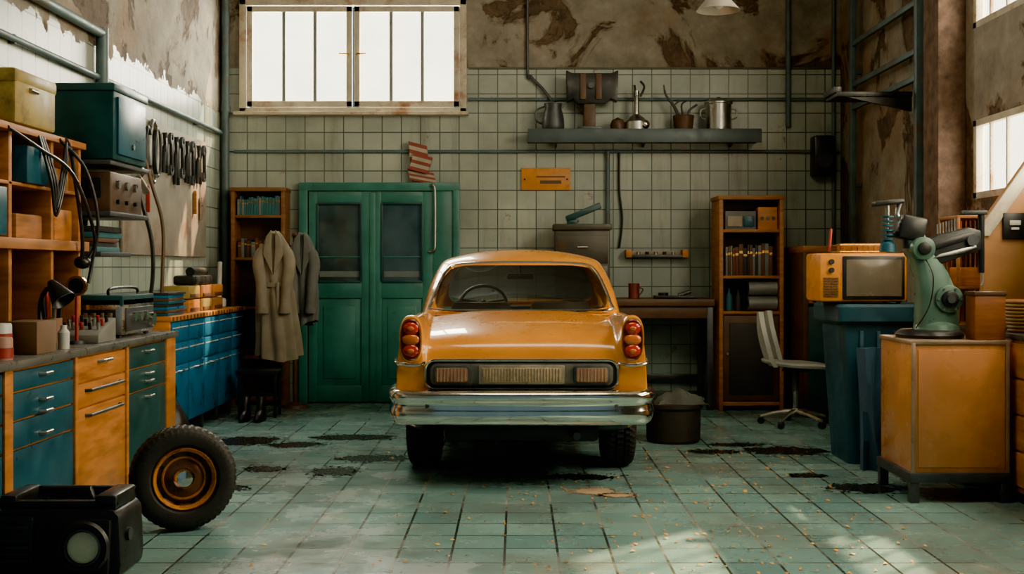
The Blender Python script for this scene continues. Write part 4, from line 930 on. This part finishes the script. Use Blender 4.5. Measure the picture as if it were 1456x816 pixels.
b=B('undercarriage'); b.cyl((-.6,8.25,.318),(.6,8.25,.318),.035,BLACK); b.cyl((-.6,10.55,.318),(.6,10.55,.318),.035,BLACK); b.sph((0,8.25,.318),(.12,.12,.1),BLACK); b.tube([(.35,7.35,.33),(.35,7.7,.29),(.3,8.6,.26),(.2,10.0,.27)],.025,DSTEEL); b.box(-.5,.5,7.5,8.0,.27,.42,BLACK,.03)
b.box(-.5,.5,8.6,10.9,.22,.36,BLACK,.02); carpart(b)
b=B('seats'); SM=M('seat_vinyl',(.09,.065,.05),.5)
b.box(-.58,.58,8.5,8.66,.5,1.04,SM,.05,rot=(-10,0,0)); b.box(-.58,.58,8.6,9.05,.5,.72,SM,.05)
for x in (-.32,.32): b.box(x-.24,x+.24,9.32,9.45,.5,1.12,SM,.05,rot=(-8,0,0)); b.box(x-.24,x+.24,9.4,9.8,.5,.72,SM,.05)
carpart(b)
b=B('dashboard'); b.box(-.6,.6,9.95,10.1,.8,1.07,BLACK,.03); carpart(b)
b=B('steering_wheel'); ax=Vector((0,-.75,.65)).normalized(); u=Vector((1,0,0)); v=ax.cross(u); c=Vector((-.31,9.72,1.10))
b.tube([c+(u*math.cos(a)+v*math.sin(a))*.19 for a in [2*math.pi*k/20 for k in range(20)]],.014,BLACK,closed=True)
for a in (.2,2.94,4.71): b.cyl(c,c+(u*math.cos(a)+v*math.sin(a))*.19,.009,BLACK,seg=8)
b.cyl(c,c-ax*.25,.018,BLACK); b.sph(c,.03,BLACK); carpart(b)
b=B('rear_view_mirror'); b.box(-.11,.11,9.72,9.75,1.30,1.35,BLACK,.01); b.cyl((0,9.74,1.34),(0,9.78,1.43),.008,BLACK); carpart(b)
for sx in (-1,1):
    b=B('headlight'); b.lathe([(.10,0),(.105,.02),(.09,.03),(.085,.02),(0,.035)],(sx*.6,11.15,.74),CHROME,axis=(0,1,0)); carpart(b)
    b=B('side_chrome_strip'); b.tube([(sx*.806,7.45,.80),(sx*.815,8.4,.80),(sx*.817,9.5,.80),(sx*.80,10.9,.80)],.008,CHROME); carpart(b)
b=B('front_bumper'); b.tube([(-.80,10.95,.5),(-.74,11.18,.5),(-.4,11.25,.5),(.4,11.25,.5),(.74,11.18,.5),(.80,10.95,.5)],.05,CHROME,seg=14); carpart(b)
# ------------------------------------------------------------------ lights
def area(name,loc,target,sx,sy,e,col):
    l=bpy.data.lights.new(name,'AREA'); l.shape='RECTANGLE'; l.size=sx; l.size_y=sy; l.energy=e; l.color=col
    o=bpy.data.objects.new(name,l); o.location=loc; d=Vector(target)-Vector(loc); o.rotation_euler=d.to_track_quat('-Z','Y').to_euler(); scene.collection.objects.link(o); return o
area('window_skylight_back',(-1.7,YB+.3,3.7),(-1.5,4,0.6),2.6,1.5,560,(1,.92,.72))
area('window_skylight_side',(XR+.4,6.6,2.2),(0,7.2,1.2),3.8,.9,260,(1,.82,.55))
area('window_skylight_side_upper',(XR+.4,6.6,3.7),(-1,7.6,1.5),3.8,1.4,470,(1,.83,.56))
area('ceiling_fill_light',(.3,6.0,4.9),(-.1,7.6,0),2.2,1.6,165,(1,.85,.58))  # added soft fill out of view, no fixture hangs here
s=bpy.data.lights.new('sun','SUN'); s.energy=24; s.angle=R(1.2); s.color=(1,.68,.36)
so=bpy.data.objects.new('sun',s); so.rotation_euler=Vector((-1.5,-1.4,-2.0)).to_track_quat('-Z','Y').to_euler(); so.location=(8,14,10); scene.collection.objects.link(so)
w=bpy.data.worlds.new('world'); scene.world=w; w.use_nodes=True
bg=w.node_tree.nodes['Background']; bg.inputs[0].default_value=(.38,.66,.74,1); bg.inputs[1].default_value=.42
# ------------------------------------------------------------------ camera
cam=bpy.data.cameras.new('camera'); co=bpy.data.objects.new('camera',cam); scene.collection.objects.link(co)
co.location=(0,0,1.4); co.rotation_euler=(R(90),0,0); cam.sensor_width=36; cam.lens=1650/1456*36
cam.shift_x=-7/1456; cam.shift_y=-28/1456; cam.clip_end=100
scene.camera=co
try: scene.view_settings.look='AgX - Punchy'
except Exception as ex: print(ex)
